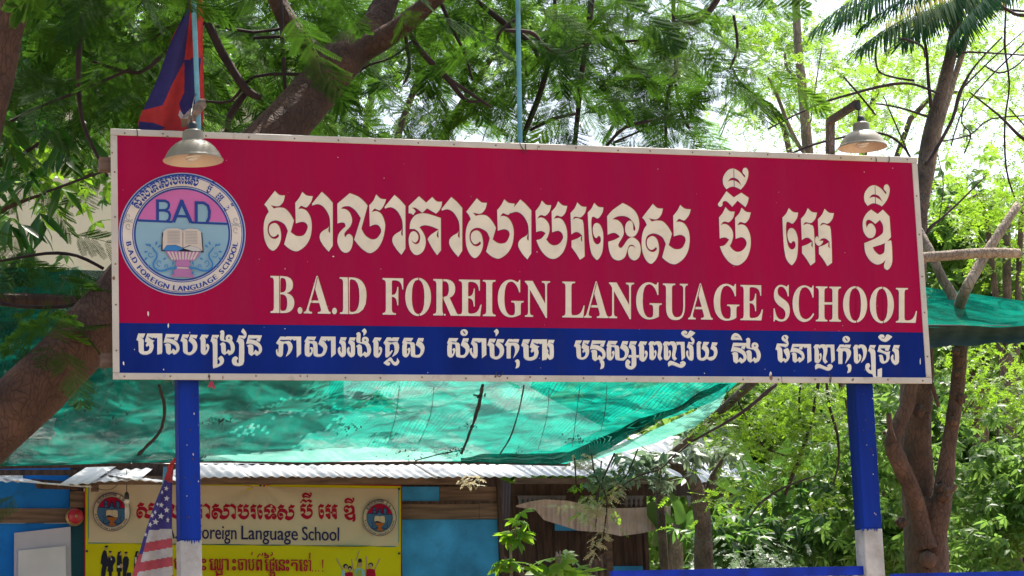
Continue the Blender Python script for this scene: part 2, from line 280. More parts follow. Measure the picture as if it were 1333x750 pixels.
def parse(s, x0, y0, k, sub=3):
    """'x,y x,y! ...' ('!' = sharp corner) in zoomed pixels -> smooth closed loop in photo pixels"""
    q = []
    for w in s.split():
        c = w.endswith('!'); a, b = w.rstrip('!').split(','); q.append((x0+float(a)/k, y0+float(b)/k, c))
    n = len(q); out = []
    for i in range(n):
        b = q[i]; c = q[(i+1) % n]; a = b if b[2] else q[i-1]; d = c if c[2] else q[(i+2) % n]
        out.append(b[:2])
        if b[2] and c[2]: continue
        for j in range(1, sub):
            t = j/sub
            out.append(tuple(0.5*((2*b[e])+(-a[e]+c[e])*t+(2*a[e]-5*b[e]+4*c[e]-d[e])*t*t+(-a[e]+3*b[e]-3*c[e]+d[e])*t**3) for e in (0, 1)))
    return out
def shift(loops, dx, dy): return [[(x+dx, y+dy) for x, y in l] for l in loops]
def ell(cx, cy, rx, ry, n=40, rot=0.0):
    return [(cx+rx*math.cos(t)*math.cos(rot)-ry*math.sin(t)*math.sin(rot), cy+rx*math.cos(t)*math.sin(rot)+ry*math.sin(t)*math.cos(rot)) for t in [2*math.pi*i/n for i in range(n)]]
def stroke(pts, w, taper=None):
    """open polyline -> closed mitred outline"""
    n = len(pts); Lf = []; Rt = []
    for i in range(n):
        a = pts[max(i-1, 0)]; b = pts[min(i+1, n-1)]; dx, dy = b[0]-a[0], b[1]-a[1]; l = math.hypot(dx, dy) or 1
        ww = w/2*(1 if taper is None else (1-taper*i/(n-1))); nx, ny = -dy/l*ww, dx/l*ww
        Lf.append((pts[i][0]+nx, pts[i][1]+ny)); Rt.append((pts[i][0]-nx, pts[i][1]-ny))
    return Lf+Rt[::-1]
class Print:
    """collects flat printed shapes; each layer a hair prouder than the one below"""
    def __init__(s, Y, off=0.0, disp=None, step=0.0004): s.b = B(); s.Y = Y; s.off = off; s.step = step; s.disp = disp; s.mats = []; s.k = 0
    def put(s, V, Fc, m):
        if m not in s.mats: s.mats.append(m)
        s.b.cur = s.mats.index(m); W3 = []
        for x, y in V:
            q = P(x, y, s.Y-s.off-s.k*s.step)
            if s.disp: q = q+np.array((0, s.disp(q[0], q[2]), 0))
            W3.append(q)
        s.b.add(W3, Fc); s.k += 1
    def shape(s, loops, m): V, Fc = fill(loops); s.put(V, Fc, m)
    def many(s, items, m):                       # non-overlapping shapes on one layer
        k = s.k
        for l in items: s.k = k; s.shape([l], m)
        s.k = k+1
    def mesh(s): return s.b.mesh([M[m] for m in s.mats])
def textquad(pr, s, xs, yl, yr, m, cap='H', rep=((0, 0),)):
    """text stretched between px xs, with cap tops/baselines yl=(top,base) left and yr right"""
    V, Fc = text2d(s); hv, _ = text2d(cap); ch = max(v[1] for v in hv)-min(v[1] for v in hv); xa = min(v[0] for v in V); xb = max(v[0] for v in V)
    for dx, dy in rep:
        Q = []
        for x, y in V:
            u = (x-xa)/(xb-xa); v = y/ch; base = yl[1]*(1-u)+yr[1]*u; top = yl[0]*(1-u)+yr[0]*u
            Q.append((xs[0]+(xs[1]-xs[0])*u+dx, base+(top-base)*v+dy))
        pr.put(Q, Fc, m)
# ------------------------------------------------------------------ Khmer letter outlines of the title (traced)
G = {}
G['sa'] = [parse("170,65! 215,105 268,110! 255,165 225,205 190,215 130,203! 160,238! 200,228 265,235 320,290 357,355! 325,468! 370,500 415,508 460,490 490,430 485,390 455,368 420,368 375,382! 370,180! 410,130 438,75! 480,110 540,118! 525,170 485,222 460,222 425,210 398,245! 430,238 480,260 520,330 530,420 515,520 470,600 400,650 350,648 300,620 262,585! 298,455! 270,395 220,362 170,352 120,375 100,420 103,475 130,520 170,535 200,520 212,500 200,485! 180,505 150,512 125,490 112,450 120,405 150,382 180,382 210,410 228,470 228,540 200,610 155,648 110,620 75,550 62,470 65,380 85,310 112,270! 95,230 68,197!", 335, 240, 7.5)]
G['aa'] = [parse("628,75! 680,120 735,182! 735,600! 697,658! 650,605 612,540 612,490 640,455 690,425 703,400! 692,455 710,478! 708,340 680,265 640,215 590,193 537,207! 533,190!", 335, 240, 7.5)]
G['la'] = [parse("188,88! 270,120 330,170 363,210! 302,435! 340,500 400,538 450,530 490,480 495,440 470,400 430,393 385,412! 380,205! 420,160 447,100! 490,140 543,148! 525,200 490,250 465,250 430,238 403,273! 450,262 500,295 530,370 533,430 510,540 460,630 390,672 330,645 280,600 233,540! 298,330! 250,260 200,220 160,213 125,220 103,240! 150,245 190,280 212,350 195,410 150,460 135,490 145,520! 165,492 190,488 218,520 215,590 190,650 150,668 110,650 75,590 70,530 90,470 150,410! 140,380 110,372 70,383! 68,190!", 430, 240, 7.5)]
G['pha'] = [parse("152,80! 222,143! 282,88! 325,130 377,133! 370,180 345,225 318,248! 232,197! 185,242! 140,205 110,190 82,192! 105,208 120,228! 97,262! 75,248 52,245! 52,175!", 525, 245, 7.5),
 parse("62,398! 70,330 110,270 170,248 240,252 365,293! 367,608! 330,655! 285,590 242,510 242,490 270,455 340,408! 325,465 345,490! 342,402! 280,375 220,362 180,368 157,385! 190,430 215,490 215,560 190,620 140,652 100,640 65,590 52,510 60,460 75,432 100,422 125,432 145,465 143,505 122,530 100,525 78,503! 95,535 125,548 155,530 165,480 150,430 110,398!", 525, 245, 7.5)]
G['ba'] = [parse("115,85! 155,125 205,130! 190,190 150,232 115,225 90,232 70,262! 100,250 140,262 180,310 190,370 175,430 157,465! 190,505 235,523 285,505 322,450 310,400 270,378 215,395! 210,190! 250,145 273,92! 315,130 362,138! 345,200 310,240 270,230 250,236 233,262! 280,255 320,280 350,340 362,410 355,500 320,590 260,645 200,650 140,610 90,540 62,470! 110,455 152,402! 120,382 90,382 60,392! 53,185! 90,140", 690, 250, 7.5)]
G['ro'] = [parse("460,103! 500,140 550,147! 535,205 495,247 450,240 430,246 415,273! 450,255 490,268 520,310 532,600 525,635 487,662! 450,600 405,540! 405,475! 460,455 500,430! 495,470 510,488! 508,425! 475,395 440,392 403,415! 395,205! 435,160", 690, 250, 7.5)]
G['e'] = [parse("625,108! 665,145 715,152! 705,205 665,258 630,245 605,245 597,300 603,400 620,480 650,512 680,500 692,470 685,437 665,430 648,450 625,430 612,370 622,320 650,303 685,325 712,400 712,520 700,600 665,658 640,655 600,600 580,500 572,400 563,200! 600,160", 690, 250, 7.5)]
G['to'] = [parse("340,108! 410,145 470,200 500,280 498,360 470,420 430,438 390,425 367,380 370,320 395,285 425,285 442,320 445,370 460,378 465,350 445,300 400,250 340,233 280,243 240,268! 290,275 335,320 352,390 340,440 298,515 318,548 345,530 390,465 430,443 470,460 505,500 518,570 500,640 455,668 410,640 393,580 410,535 440,530 470,553! 450,522 425,515 400,530 383,580 360,640 305,668 250,650 215,590 202,520 202,485! 260,468 315,437! 280,405 240,400 195,418! 190,238! 240,180", 765, 250, 7.5)]
G['tri'] = [parse("137,210! 188,253! 240,220! 292,255! 285,290 270,320! 215,275! 178,318! 140,280 112,283 108,310 90,318 78,300 92,278", 920, 210, 5.3625)]
G['ii'] = [parse("137,195! 115,160 115,110 145,65 185,52 230,75 262,112 268,100 250,78 255,52 275,47 290,75 285,120 265,165 237,198! 200,180 170,178", 920, 210, 5.3625), parse("147,143! 165,120 190,115 220,130 243,172! 220,150 190,135 165,135", 920, 210, 5.3625)]
G['link'] = [parse("385,450! 400,433 415,450 425,475 462,478! 450,505 425,525 400,515 383,485", 1010, 250, 7.5)]
G['dii'] = [parse("137,248! 187,282! 225,248! 275,300! 287,455! 240,500 150,530! 165,560 200,588 235,570 240,530 245,495 275,482 290,490 297,600 292,660 265,700 240,690 235,665 248,625! 220,650 180,660 130,630 95,570 87,500! 170,465 220,430 230,400 225,360 205,325! 170,355! 130,325 105,330 98,355 105,385! 120,357 145,355 170,390 170,430 150,458 115,458 85,420 75,370 80,320 105,275", 1110, 230, 5.77)]
TIP = {'sa': (357.7, 248.7), 'aa': (418.7, 250), 'la': (455.1, 251.7), 'pha': (545.3, 255.7), 'ba': (705.3, 261.3), 'ro': (751.3, 263.7), 'e': (773.3, 264.4), 'to': (810.3, 264.4), 'tri': (0, 0), 'ii': (945.5, 246.4), 'link': (0, 0), 'dii': (0, 0)}
TITLE = [('sa', 357.7, 248.7), ('aa', 418.7, 250), ('la', 455.1, 251.7), ('aa', 513.3, 254), ('pha', 545.3, 255.7), ('aa', 587.3, 256.7), ('sa', 620.6, 258.3), ('aa', 677.2, 260),
  ('ba', 705.3, 261.3), ('ro', 751.3, 263.7), ('e', 773.3, 264.4), ('to', 810.3, 264.4), ('sa', 849.7, 265.7),
  ('ba', 944.2, 269.7), ('tri', 0, 0), ('ii', 945.5, 246.4), ('e', 1026.7, 271.1), ('ro', 1051.3, 271.1), ('link', 0, 0), ('ro', 1073.3, 271.9), ('dii', 0, 0), ('ii', 1129.4, 268.1)]
TL = [shift(G[g], x-TIP[g][0], y-TIP[g][1]) for g, x, y in TITLE]
# small band letters (12.5x zooms)
def w(s, x, y): return [parse(s, x, y, 12.5, 2)]
H = {}
H['maa'] = w("125,115! 240,115! 205,190! 170,172 133,165! 175,185 210,215 215,240 215,390 235,405 260,403 290,390 308,350 300,310 285,312 265,328! 248,298 270,265 232,240! 270,115! 515,115! 515,410 490,440 435,452! 435,180! 400,188! 380,175 350,188! 330,172 275,165! 340,215 390,230! 362,255 375,310 370,360 340,420 280,450 235,455 180,445 135,400 128,240 95,218!", 170, 425)
H['no'] = w("575,122! 795,128! 760,225! 705,210 715,185! 735,170! 585,178! 590,192 680,207 760,260 795,330 790,390 750,435 705,455! 675,425 630,455! 580,420 572,320 552,295! 590,275 635,280 655,310 655,410! 690,360! 735,395! 745,370 735,320 690,285 620,258 538,262!", 170, 425)
H['bo'] = w("845,130! 955,132! 925,190! 885,178 855,180! 900,205 925,240 928,405 955,420 985,410 1010,370 1015,320 1000,280 945,228! 975,135! 1090,140! 1070,195! 1030,182 990,180! 1050,220 1080,280 1085,330 1070,390 1020,440 960,462 900,445 855,400 850,260 812,232!", 170, 425)
H['e'] = w("95,132! 210,138! 180,190! 150,178 142,188 158,220 158,400! 180,370 185,340 165,320! 170,290 190,283 215,310 215,360 200,400 175,440 140,458 100,440 80,400 80,225 60,200!", 255, 425)
H['rasub'] = w("265,138! 380,140! 350,195! 310,178 275,185! 330,205 350,240 350,620! 385,600 390,560 362,520! 405,478 440,500 458,550 440,605 380,645 300,672 278,640 275,290 238,240!", 255, 425)
H['ngo'] = w("390,85! 425,60 460,80 462,150 460,215 490,225! 485,170 510,140 545,135 585,155 598,200 585,225 620,280 635,350 620,410 590,445 540,465! 510,430 470,460! 425,430 412,380 410,310 390,290! 430,260 470,272 485,310 488,420! 530,375! 560,400 570,370 560,300 520,250 440,235 400,215 392,160 405,110", 255, 425)+[ell(255+538/12.5, 425+187/12.5, 1.2, 1.4, 8)]
H['ie'] = w("700,145! 780,150 790,140 745,90 740,75 768,30! 815,90 825,140 810,180 780,200! 735,182 705,185! 760,210 785,260 785,570 740,630 680,640 610,620 585,560 600,510 650,485 690,520! 670,540 665,580 695,605! 705,290 662,245!", 255, 425)
H['phaa'] = w("185,165! 250,165! 265,175! 280,163! 525,165! 525,440! 455,500! 450,215! 410,225! 380,200 360,225! 330,210 250,215 190,213 175,232! 240,248 320,235 360,260 385,310 380,370 340,440 275,488! 310,400 315,340 300,290 270,272 235,295 228,460 180,490 130,460 115,400 125,370 145,375! 140,400 155,430! 160,320 165,300 118,268!", 350, 425)
H['saa'] = w("625,165! 770,168! 740,230! 700,215 635,215! 680,240 750,240 790,280 795,440 825,450 860,440 885,390 880,340 805,280! 850,165! 1085,165! 1088,440! 1015,500! 1010,215! 965,235! 945,210 925,235! 850,218! 900,245 940,300 950,350 930,420 890,470 820,490 750,480 725,440 722,300 690,270 662,280 662,430! 685,420 690,380 665,350! 690,335 718,355 718,410 695,460 650,490 600,470 585,430 585,290 600,265 580,240!", 350, 425)
H['sa'] = w("825,185! 975,188! 940,245! 900,235 840,235! 890,255 960,258 1000,290 1005,450 1035,465 1075,450 1095,400 1085,350 1015,295! 1055,188! 1148,190! 1130,248! 1095,235 1060,238! 1115,260 1150,310 1158,360 1140,430 1090,490 1050,500 960,490 935,450 930,300 900,280 872,290 872,450! 890,430 895,390 875,375! 905,345 928,370 920,420 890,480 850,498 810,475 797,430 797,310 810,285 795,260!", 460, 425)
H['ban'] = w("135,70! 180,30! 210,60 212,100 165,152! 165,100", 460, 425)
H['ko'] = w("545,178! 605,178! 625,195! 645,178! 748,180! 720,245! 690,235 560,232! 555,240! 570,250 620,262 700,250 735,280 745,340 735,400 700,450 630,492! 665,420 672,360 660,300 630,278 600,290 590,320 590,420! 625,385! 640,400 580,480 550,498 520,480 522,310 490,268!", 460, 425)
H['losub'] = w("490,590! 590,508 620,510 650,560 680,580 705,560 710,510! 750,570 720,620 680,632 640,610 600,560 560,575 600,590! 590,625 550,630", 460, 425)
H['raa'] = w("505,190! 725,195! 727,460! 655,512! 650,245! 610,258! 575,245 545,240 510,245! 565,270 582,310 582,480 540,512 500,490 455,420 455,370 485,348! 495,365 490,400 515,460! 512,320 475,280!", 575, 425)
H['ka'] = w("205,205! 270,205! 285,215! 300,205! 388,208! 370,262! 330,250 215,245! 210,255! 230,265 300,262 350,272 385,310 385,370 350,440 290,515! 315,430 318,370 305,320 275,305 250,330 248,515! 183,515! 180,350 185,325 150,298!", 645, 425)
H['u'] = w("315,565! 350,535 385,550 395,600 380,660 325,678! 340,630 335,580", 645, 425)
H['ro'] = w("865,218! 962,220! 940,275! 905,262 875,265! 925,285 945,320 948,490 910,530 880,535 840,500 818,450 820,400 850,368! 862,400 855,430 880,480! 880,350 838,305!", 645, 425)
H['mo'] = w("120,165! 220,165! 185,222! 160,208 130,205! 180,230 200,270 205,430 230,440 265,420 280,370 265,345 240,362! 228,335 250,310 212,280! 240,165! 350,168! 315,225! 280,208 250,208! 300,245 340,265! 330,290 338,340 325,400 290,450 230,472 170,460 135,420 125,280 90,258!", 740, 430)
H['sosub'] = w("1005,178! 1115,180! 1090,235! 1050,222 1015,225! 1070,245 1095,290 1100,400 1140,400 1150,425 1130,445 1102,440 1105,560 1060,620 1000,632 940,600 925,540 940,490 975,475 1012,520! 990,545 995,580 1025,585! 1028,440 990,445 972,425 990,402 1028,405! 1025,320 980,270!", 740, 430)
H['po'] = w("265,182! 320,180! 340,195! 360,180! 425,182 460,230 462,300 445,370 440,420 468,460! 430,488! 395,450 388,390 400,320 395,260 370,225 335,245! 310,225 315,260 325,300 328,430! 345,400 345,370 328,345! 350,320 370,350 365,410 340,460 305,482 265,465 255,430 255,250 235,225!", 825, 430)
H['nyr'] = w("690,188! 825,188! 835,440! 780,485! 765,235! 730,225 705,245!", 825, 430)
H['nys'] = w("555,540! 580,500 640,505 740,550 780,548! 750,530! 800,498 848,535 815,590 760,605 690,580 620,560 565,588!", 825, 430)
H['sam'] = w("770,45! 800,10 850,8 875,40 855,60! 835,50 820,57 850,75 880,60 900,20 930,5 1000,40! 950,90 900,120 850,115 800,85", 825, 430)
H['vo'] = w("890,188! 950,195 940,160 925,140! 935,105 985,150 985,195 960,235! 930,215 895,215! 945,245 970,290 972,465 930,488 890,465 855,400 852,350 880,325! 890,350 885,400 905,440! 905,310 865,275!", 825, 430)
H['yo'] = w("1025,215! 1050,178 1095,190 1100,215! 1085,230 1090,430 1110,450 1140,440 1165,400 1160,340 1105,295! 1135,188! 1228,192! 1195,245! 1150,235! 1200,270 1225,330 1220,390 1212,440! 1240,435 1290,420 1305,380 1300,330 1250,295! 1275,195! 1365,200! 1345,248! 1300,240! 1345,280 1362,340 1355,400 1320,460 1270,485 1225,480 1190,460 1150,485 1110,488 1060,475 1030,430 1025,300", 825, 430)
H['i'] = w("145,80! 155,30 190,-10 240,-15 300,30 330,100! 290,88 170,90!", 940, 435)+w("185,48! 235,32 285,68! 235,50", 940, 435)
H['co'] = w("895,152! 1040,158 1045,140 980,95 970,50 1000,20 1050,15 1080,50 1065,90 1085,150 1065,195 1030,210! 980,195 915,195! 955,215 978,260 985,400! 1010,390! 1040,410 1050,370 1010,290 1005,250 1070,225! 1100,290 1100,370 1070,430 1025,462! 1000,430 965,460! 920,430 905,380 900,265 868,245!", 940, 435)+[ell(940+1020/12.5, 435+55/12.5, 0.9, 2.6, 8, -0.5)]
H['naa'] = w("270,160! 572,162! 580,430! 515,468! 510,210! 470,222! 440,200 430,245! 385,240 380,215 410,200! 290,205! 290,220 370,240 440,290 465,350 455,410 385,460! 360,430 320,460! 275,430 270,340 255,315! 290,298 325,310 340,340 342,420! 380,370! 415,395! 420,350 380,310 320,288 232,288!", 1010, 435)
H['po2'] = w("410,175! 450,172! 465,190! 480,172! 560,175 605,240 600,320 575,400 510,465! 535,400 548,330 535,250 510,215 480,235! 455,215 460,300 462,440! 480,400 480,370 465,345! 485,320 515,360 510,410 480,450 445,475 405,450 395,400 392,250 378,228!", 1080, 435)
H['yosub'] = w("655,178! 752,180! 725,235! 690,215 660,222! 715,245 745,300 750,590 755,690! 780,690! 780,575! 850,550! 850,690 820,725 770,738 715,715 700,650 640,630 590,580 580,520 600,480 640,475 662,515! 640,550 650,580 680,590! 668,320 628,270!", 1080, 435)
H['to'] = w("805,178! 990,180! 960,268! 910,265 900,235! 940,225! 820,225! 850,260 930,290 985,275! 975,330 975,390 940,450 870,475 820,440 812,360 790,350! 820,335 860,345 870,380 885,440! 915,430 925,380 915,330 850,300 778,278!", 1080, 435)
def nik(x, y): return [ell(x, y, 4.9, 4.2, 14), ell(x, y, 1.0, 3.0, 8, -0.6)]
BAND = [('maa', 0, 0), ('no', 0, 0), ('bo', 0, 0), ('e', 0, 0), ('rasub', 0, 0), ('ngo', 0, 0), ('ie', 0, 0), ('no', 107.4, 1.44),
  ('phaa', 0, 0), ('saa', 0, 0), ('ro', -270.6, -3.4), ('ro', -258.8, -3.2), ('ngo', 177.4, 2.6), ('ban', 0, 0), ('e', 225, 3.7), ('ko', 0, 0), ('losub', 0, 0), ('sa', 0, 0),
  ('sa', 58.6, 0.3), ('raa', 0, 0), ('bo', 399.4, 5.6), ('ban', 172, 0.6), ('ka', 0, 0), ('u', 0, 0), ('maa', 501, 7.6), ('ro', 0, 0),
  ('mo', 0, 0), ('no', 554.8, 8.4), ('u', 110.2, 1), ('sa', 266, 4), ('sosub', 0, 0), ('e', 570.8, 8.8), ('po', 0, 0), ('po', 18.8, 0.2), ('nyr', 0, 0), ('nys', 0, 0), ('sam', 0, 0), ('vo', 0, 0), ('yo', 0, 0),
  ('no', 738.4, 11.4), ('i', 0, 0), ('ngo', 684.6, 10), ('co', 0, 0), ('naa', 0, 0), ('po', 215, 4), ('nyr', 195, 3.6), ('nys', 191.4, 3.8), ('ka', 431.8, 7.2), ('u', 431.8, 6), ('po2', 0, 0), ('yosub', 0, 0), ('to', 0, 0), ('sam', 256.6, 5), ('ro', 449.4, 6.8)]
BL = [shift(H[g], x, y) for g, x, y in BAND]+[nik(604.2, 432.8), nik(1101.6, 441.6)]
# ------------------------------------------------------------------ ground
g = mk([(-300, -60, 0), (300, -60, 0), (300, 600, 0), (-300, 600, 0)], [(0, 1, 2, 3)], M['ground']); link('ground', g, kind='structure', loc=(0, 0, 0))
# ------------------------------------------------------------------ the school sign with its two posts
SW, SH, Z0 = 4.2, 1.1922, 3.15
sign = thing('school_sign', 'big red and blue signboard of the foreign language school on two blue posts', 'sign', (SW/2, 0, 0))
b = B(); b.box((0.012, 0.004, Z0+0.012), (SW-0.012, 0.028, Z0+SH-0.012)); link('backing_board', b.mesh(M['wood']), sign)
# split line between red and blue: px y ~421 (left) .. 432 (right)
zl = P(152, 421, 0)[2]; zr = P(1208, 432.5, 0)[2]; zs = (zl+zr)/2
b = B(); b.box((0.02, -0.004, zs), (SW-0.02, 0.0035, Z0+SH-0.02)); link('red_panel', b.mesh(M['red']), sign, 'deep red upper face of the board')
b = B(); b.box((0.02, -0.004, Z0+0.02), (SW-0.02, 0.0035, zs-0.0005)); link('blue_panel', b.mesh(M['blue']), sign, 'dark blue lower band of the board')
fw = 0.031
for lo, hi in (((0, -0.009, Z0+SH-fw), (SW*0.503, 0.0, Z0+SH)), ((SW*0.503+0.002, -0.009, Z0+SH-fw), (SW, 0.0, Z0+SH)), ((0, -0.009, Z0), (SW*0.8, 0.0, Z0+fw)), ((SW*0.8+0.002, -0.009, Z0), (SW, 0.0, Z0+fw)),
               ((0, -0.009, Z0+fw+0.001), (fw, 0.0, Z0+SH-fw-0.001)), ((SW-fw, -0.009, Z0+fw+0.001), (SW, 0.0, Z0+SH-fw-0.001))):
    b = B(); b.box(lo, hi); b.cur = 0
    me = b.mesh(M['frame']); o = link('frame_strip', me, sign); bv = o.modifiers.new('bevel', 'BEVEL'); bv.width = 0.002; bv.segments = 1
    # the strip's folded back edge
b = B()
for x in np.arange(0.06, SW, 0.205):
    for z in (Z0+0.017, Z0+SH-0.017): b.lathe((x+random.uniform(-.02, .02), -0.0105, z+random.uniform(-.004, .004)), [(0.0001, -0.003), (0.0035, -0.0015), (0.0045, 0.0015)], 8, 1)
for z in np.arange(Z0+0.15, Z0+SH-0.05, 0.205):
    for x in (0.017, SW-0.017): b.lathe((x, -0.0105, z+random.uniform(-.02, .02)), [(0.0001, -0.003), (0.0035, -0.0015), (0.0045, 0.0015)], 8, 1)
link('screw', b.mesh(M['rust']), sign, kind='stuff')
# title lettering: purple rim shifted down-left, orange rim up-right, cream on top
def grp(loops, dx, dy): return [shift(l, dx, dy) for l in loops]
def letters(items, layers, label=None, k=0.0):
    for i, L in enumerate(items):
        pr = Print(0, 0.0052+0.0001*(i % 3), step=0.0006)
        for dx, dy, m in layers: pr.shape(shift(L, dx, dy), m)
        if label and i == 0: pass
        link('letter', pr.mesh(), sign, label)
TS = [TL[0], TL[1], TL[2], TL[3], TL[4], TL[5], TL[6], TL[7], TL[8], TL[9], TL[10], TL[11], TL[12], TL[13], TL[14], TL[15], TL[16], TL[17], TL[18], TL[19], TL[20], TL[21]]
for i, (L, (gn, _, _)) in enumerate(zip(TS, TITLE)):
    pr = Print(0, 0.0052+0.0001*(i % 3), step=0.0006)
    for dx, dy, m in ((-0.55, 0.65, 'shadowline'), (0.5, -0.5, 'glow'), (0, 0, 'cream')): pr.shape(shift(L, dx, dy), m)
    if gn == 'ii': x0, y0 = (955.2, 220.5) if i < 18 else (1139.1, 242.5); pr.shape([stroke([(x0, y0), (x0+.6, y0+22.5)], 0.8)], 'shadowline')
    link('title_letter', pr.mesh(), sign)
WORDS = [('B.A.D', 352, 477), ('FOREIGN', 498, 716), ('LANGUAGE', 732, 993), ('SCHOOL', 1007, 1193.5)]
ytop = lambda x: 359.3+(x-352)*0.0192; ybot = lambda x: 407.3+(x-352)*0.0155
CUT = [363.8, 453.5, 545.3, 576.8, 1114.6, 1149.4]
hv, _ = text2d(bold('H')); CH = max(v[1] for v in hv)
for s, xa, xb in WORDS:
    VW, _ = text2d(bold(s)); w0 = min(v[0] for v in VW); w1 = max(v[0] for v in VW); kx = (xb-xa)/(w1-w0)
    for i in range(len(s)):
        V, Fc = text2d(bold(s[:i+1])); Vp = text2d(bold(s[:i]))[0] if i else []
        V1, F1 = text2d(bold(s[i])); r1 = max(v[0] for v in V); o1 = max(v[0] for v in V1); off = r1-o1
        pr = Print(0, 0.0052, step=0.0006); xs = [xa+(v[0]+off-w0)*kx for v in V1]
        for dx, dy, m in ((-.5, .55, 'shadowline'), (.45, -.4, 'glow'), (0, 0, 'cream')):
            pr.put([(x+dx, ybot(x)+(ytop(x)-ybot(x))*v[1]/CH+dy) for x, v in zip(xs, V1)], F1, m)
        for cx in CUT:
            if min(xs)-1 < cx < max(xs)+1: pr.shape([stroke([(cx-.2, ytop(cx)-1.2), (cx+.5, ybot(cx)+1.2)], 1.0)], 'red')
        if s[i] == 'A': cx = (min(xs)+max(xs))/2; pr.shape([stroke([(cx+.5, ytop(cx)+.5), (cx-7.5, ybot(cx)-12)], 0.8)], 'red')
        link('title_letter', pr.mesh(), sign)
for i, L in enumerate(BL):
    pr = Print(0, 0.0052+0.0001*(i % 3), step=0.0006); pr.shape(shift(L, -.15, .75), 'elight'); pr.shape(L, 'creamb'); link('band_letter', pr.mesh(), sign)
# paint chips and stains
b = Print(0, 0.0046)
chips = [(193, 408, 2, 6, -.5), (161, 473, 2, 4, -.6), (219, 424, 1.6, 7, 0), (166, 340, 2, 3, 0), (440, 205, 1, 1, 0), (500, 232, 1.2, 1, 0), (434, 334, 2.4, 1.6, 0), (371, 350, 1.4, 1.2, 0), (699, 328, 1.2, 1.2, 0), (1162, 219, 1.3, 1, 0), (1003, 488, 3, 8, 0), (1198, 470, 1.2, 8, 0), (1125, 224, 1, 1, 0), (213, 481, 1.2, 2, .4), (175, 455, 1, 1.6, 0), (247, 433, 1.2, 1.8, 0), (1074, 478, 1, 1, 0), (917, 486, 1, 1.2, 0), (371, 428, 1.2, 1.2, 0), (160, 296, 1, 1, 0), (557, 485, 1, 1.3, 0)]
for i in range(46): chips.append((random.uniform(160, 1190), random.uniform(205, 485), random.uniform(.4, .8), random.uniform(.4, 1.0), 0))
b.many([[(x+rx*.6*math.cos(t+r)*random.uniform(.6, 1.1), y+ry*.6*math.sin(t)*random.uniform(.6, 1.1)+r*rx*math.cos(t)) for t in [k*math.pi/4 for k in range(8)]] for x, y, rx, ry, r in chips], 'creamb')
link('paint_chip', b.mesh(), sign, kind='stuff')
b = Print(0, 0.0098)
b.many([[(x+rx*math.cos(t)*random.uniform(.5, 1.2), y+ry*math.sin(t)*random.uniform(.5, 1.2)) for t in [k*math.pi/4 for k in range(8)]] for x, y, rx, ry in [(1004, 492, 3, 4), (148, 362, 2, 3), (290, 491, 1, 3), (272, 490, 2, 2), (645, 490, 2, 2), (690, 491, 2, 1.5), (1080, 494, 1.2, 3), (1110, 495, 2, 1), (400, 490, 1.2, 2), (146, 199, 1.4, 1.4), (218, 178, 2, 2)]], 'rust')
link('rust_stain', b.mesh(), sign, kind='stuff')
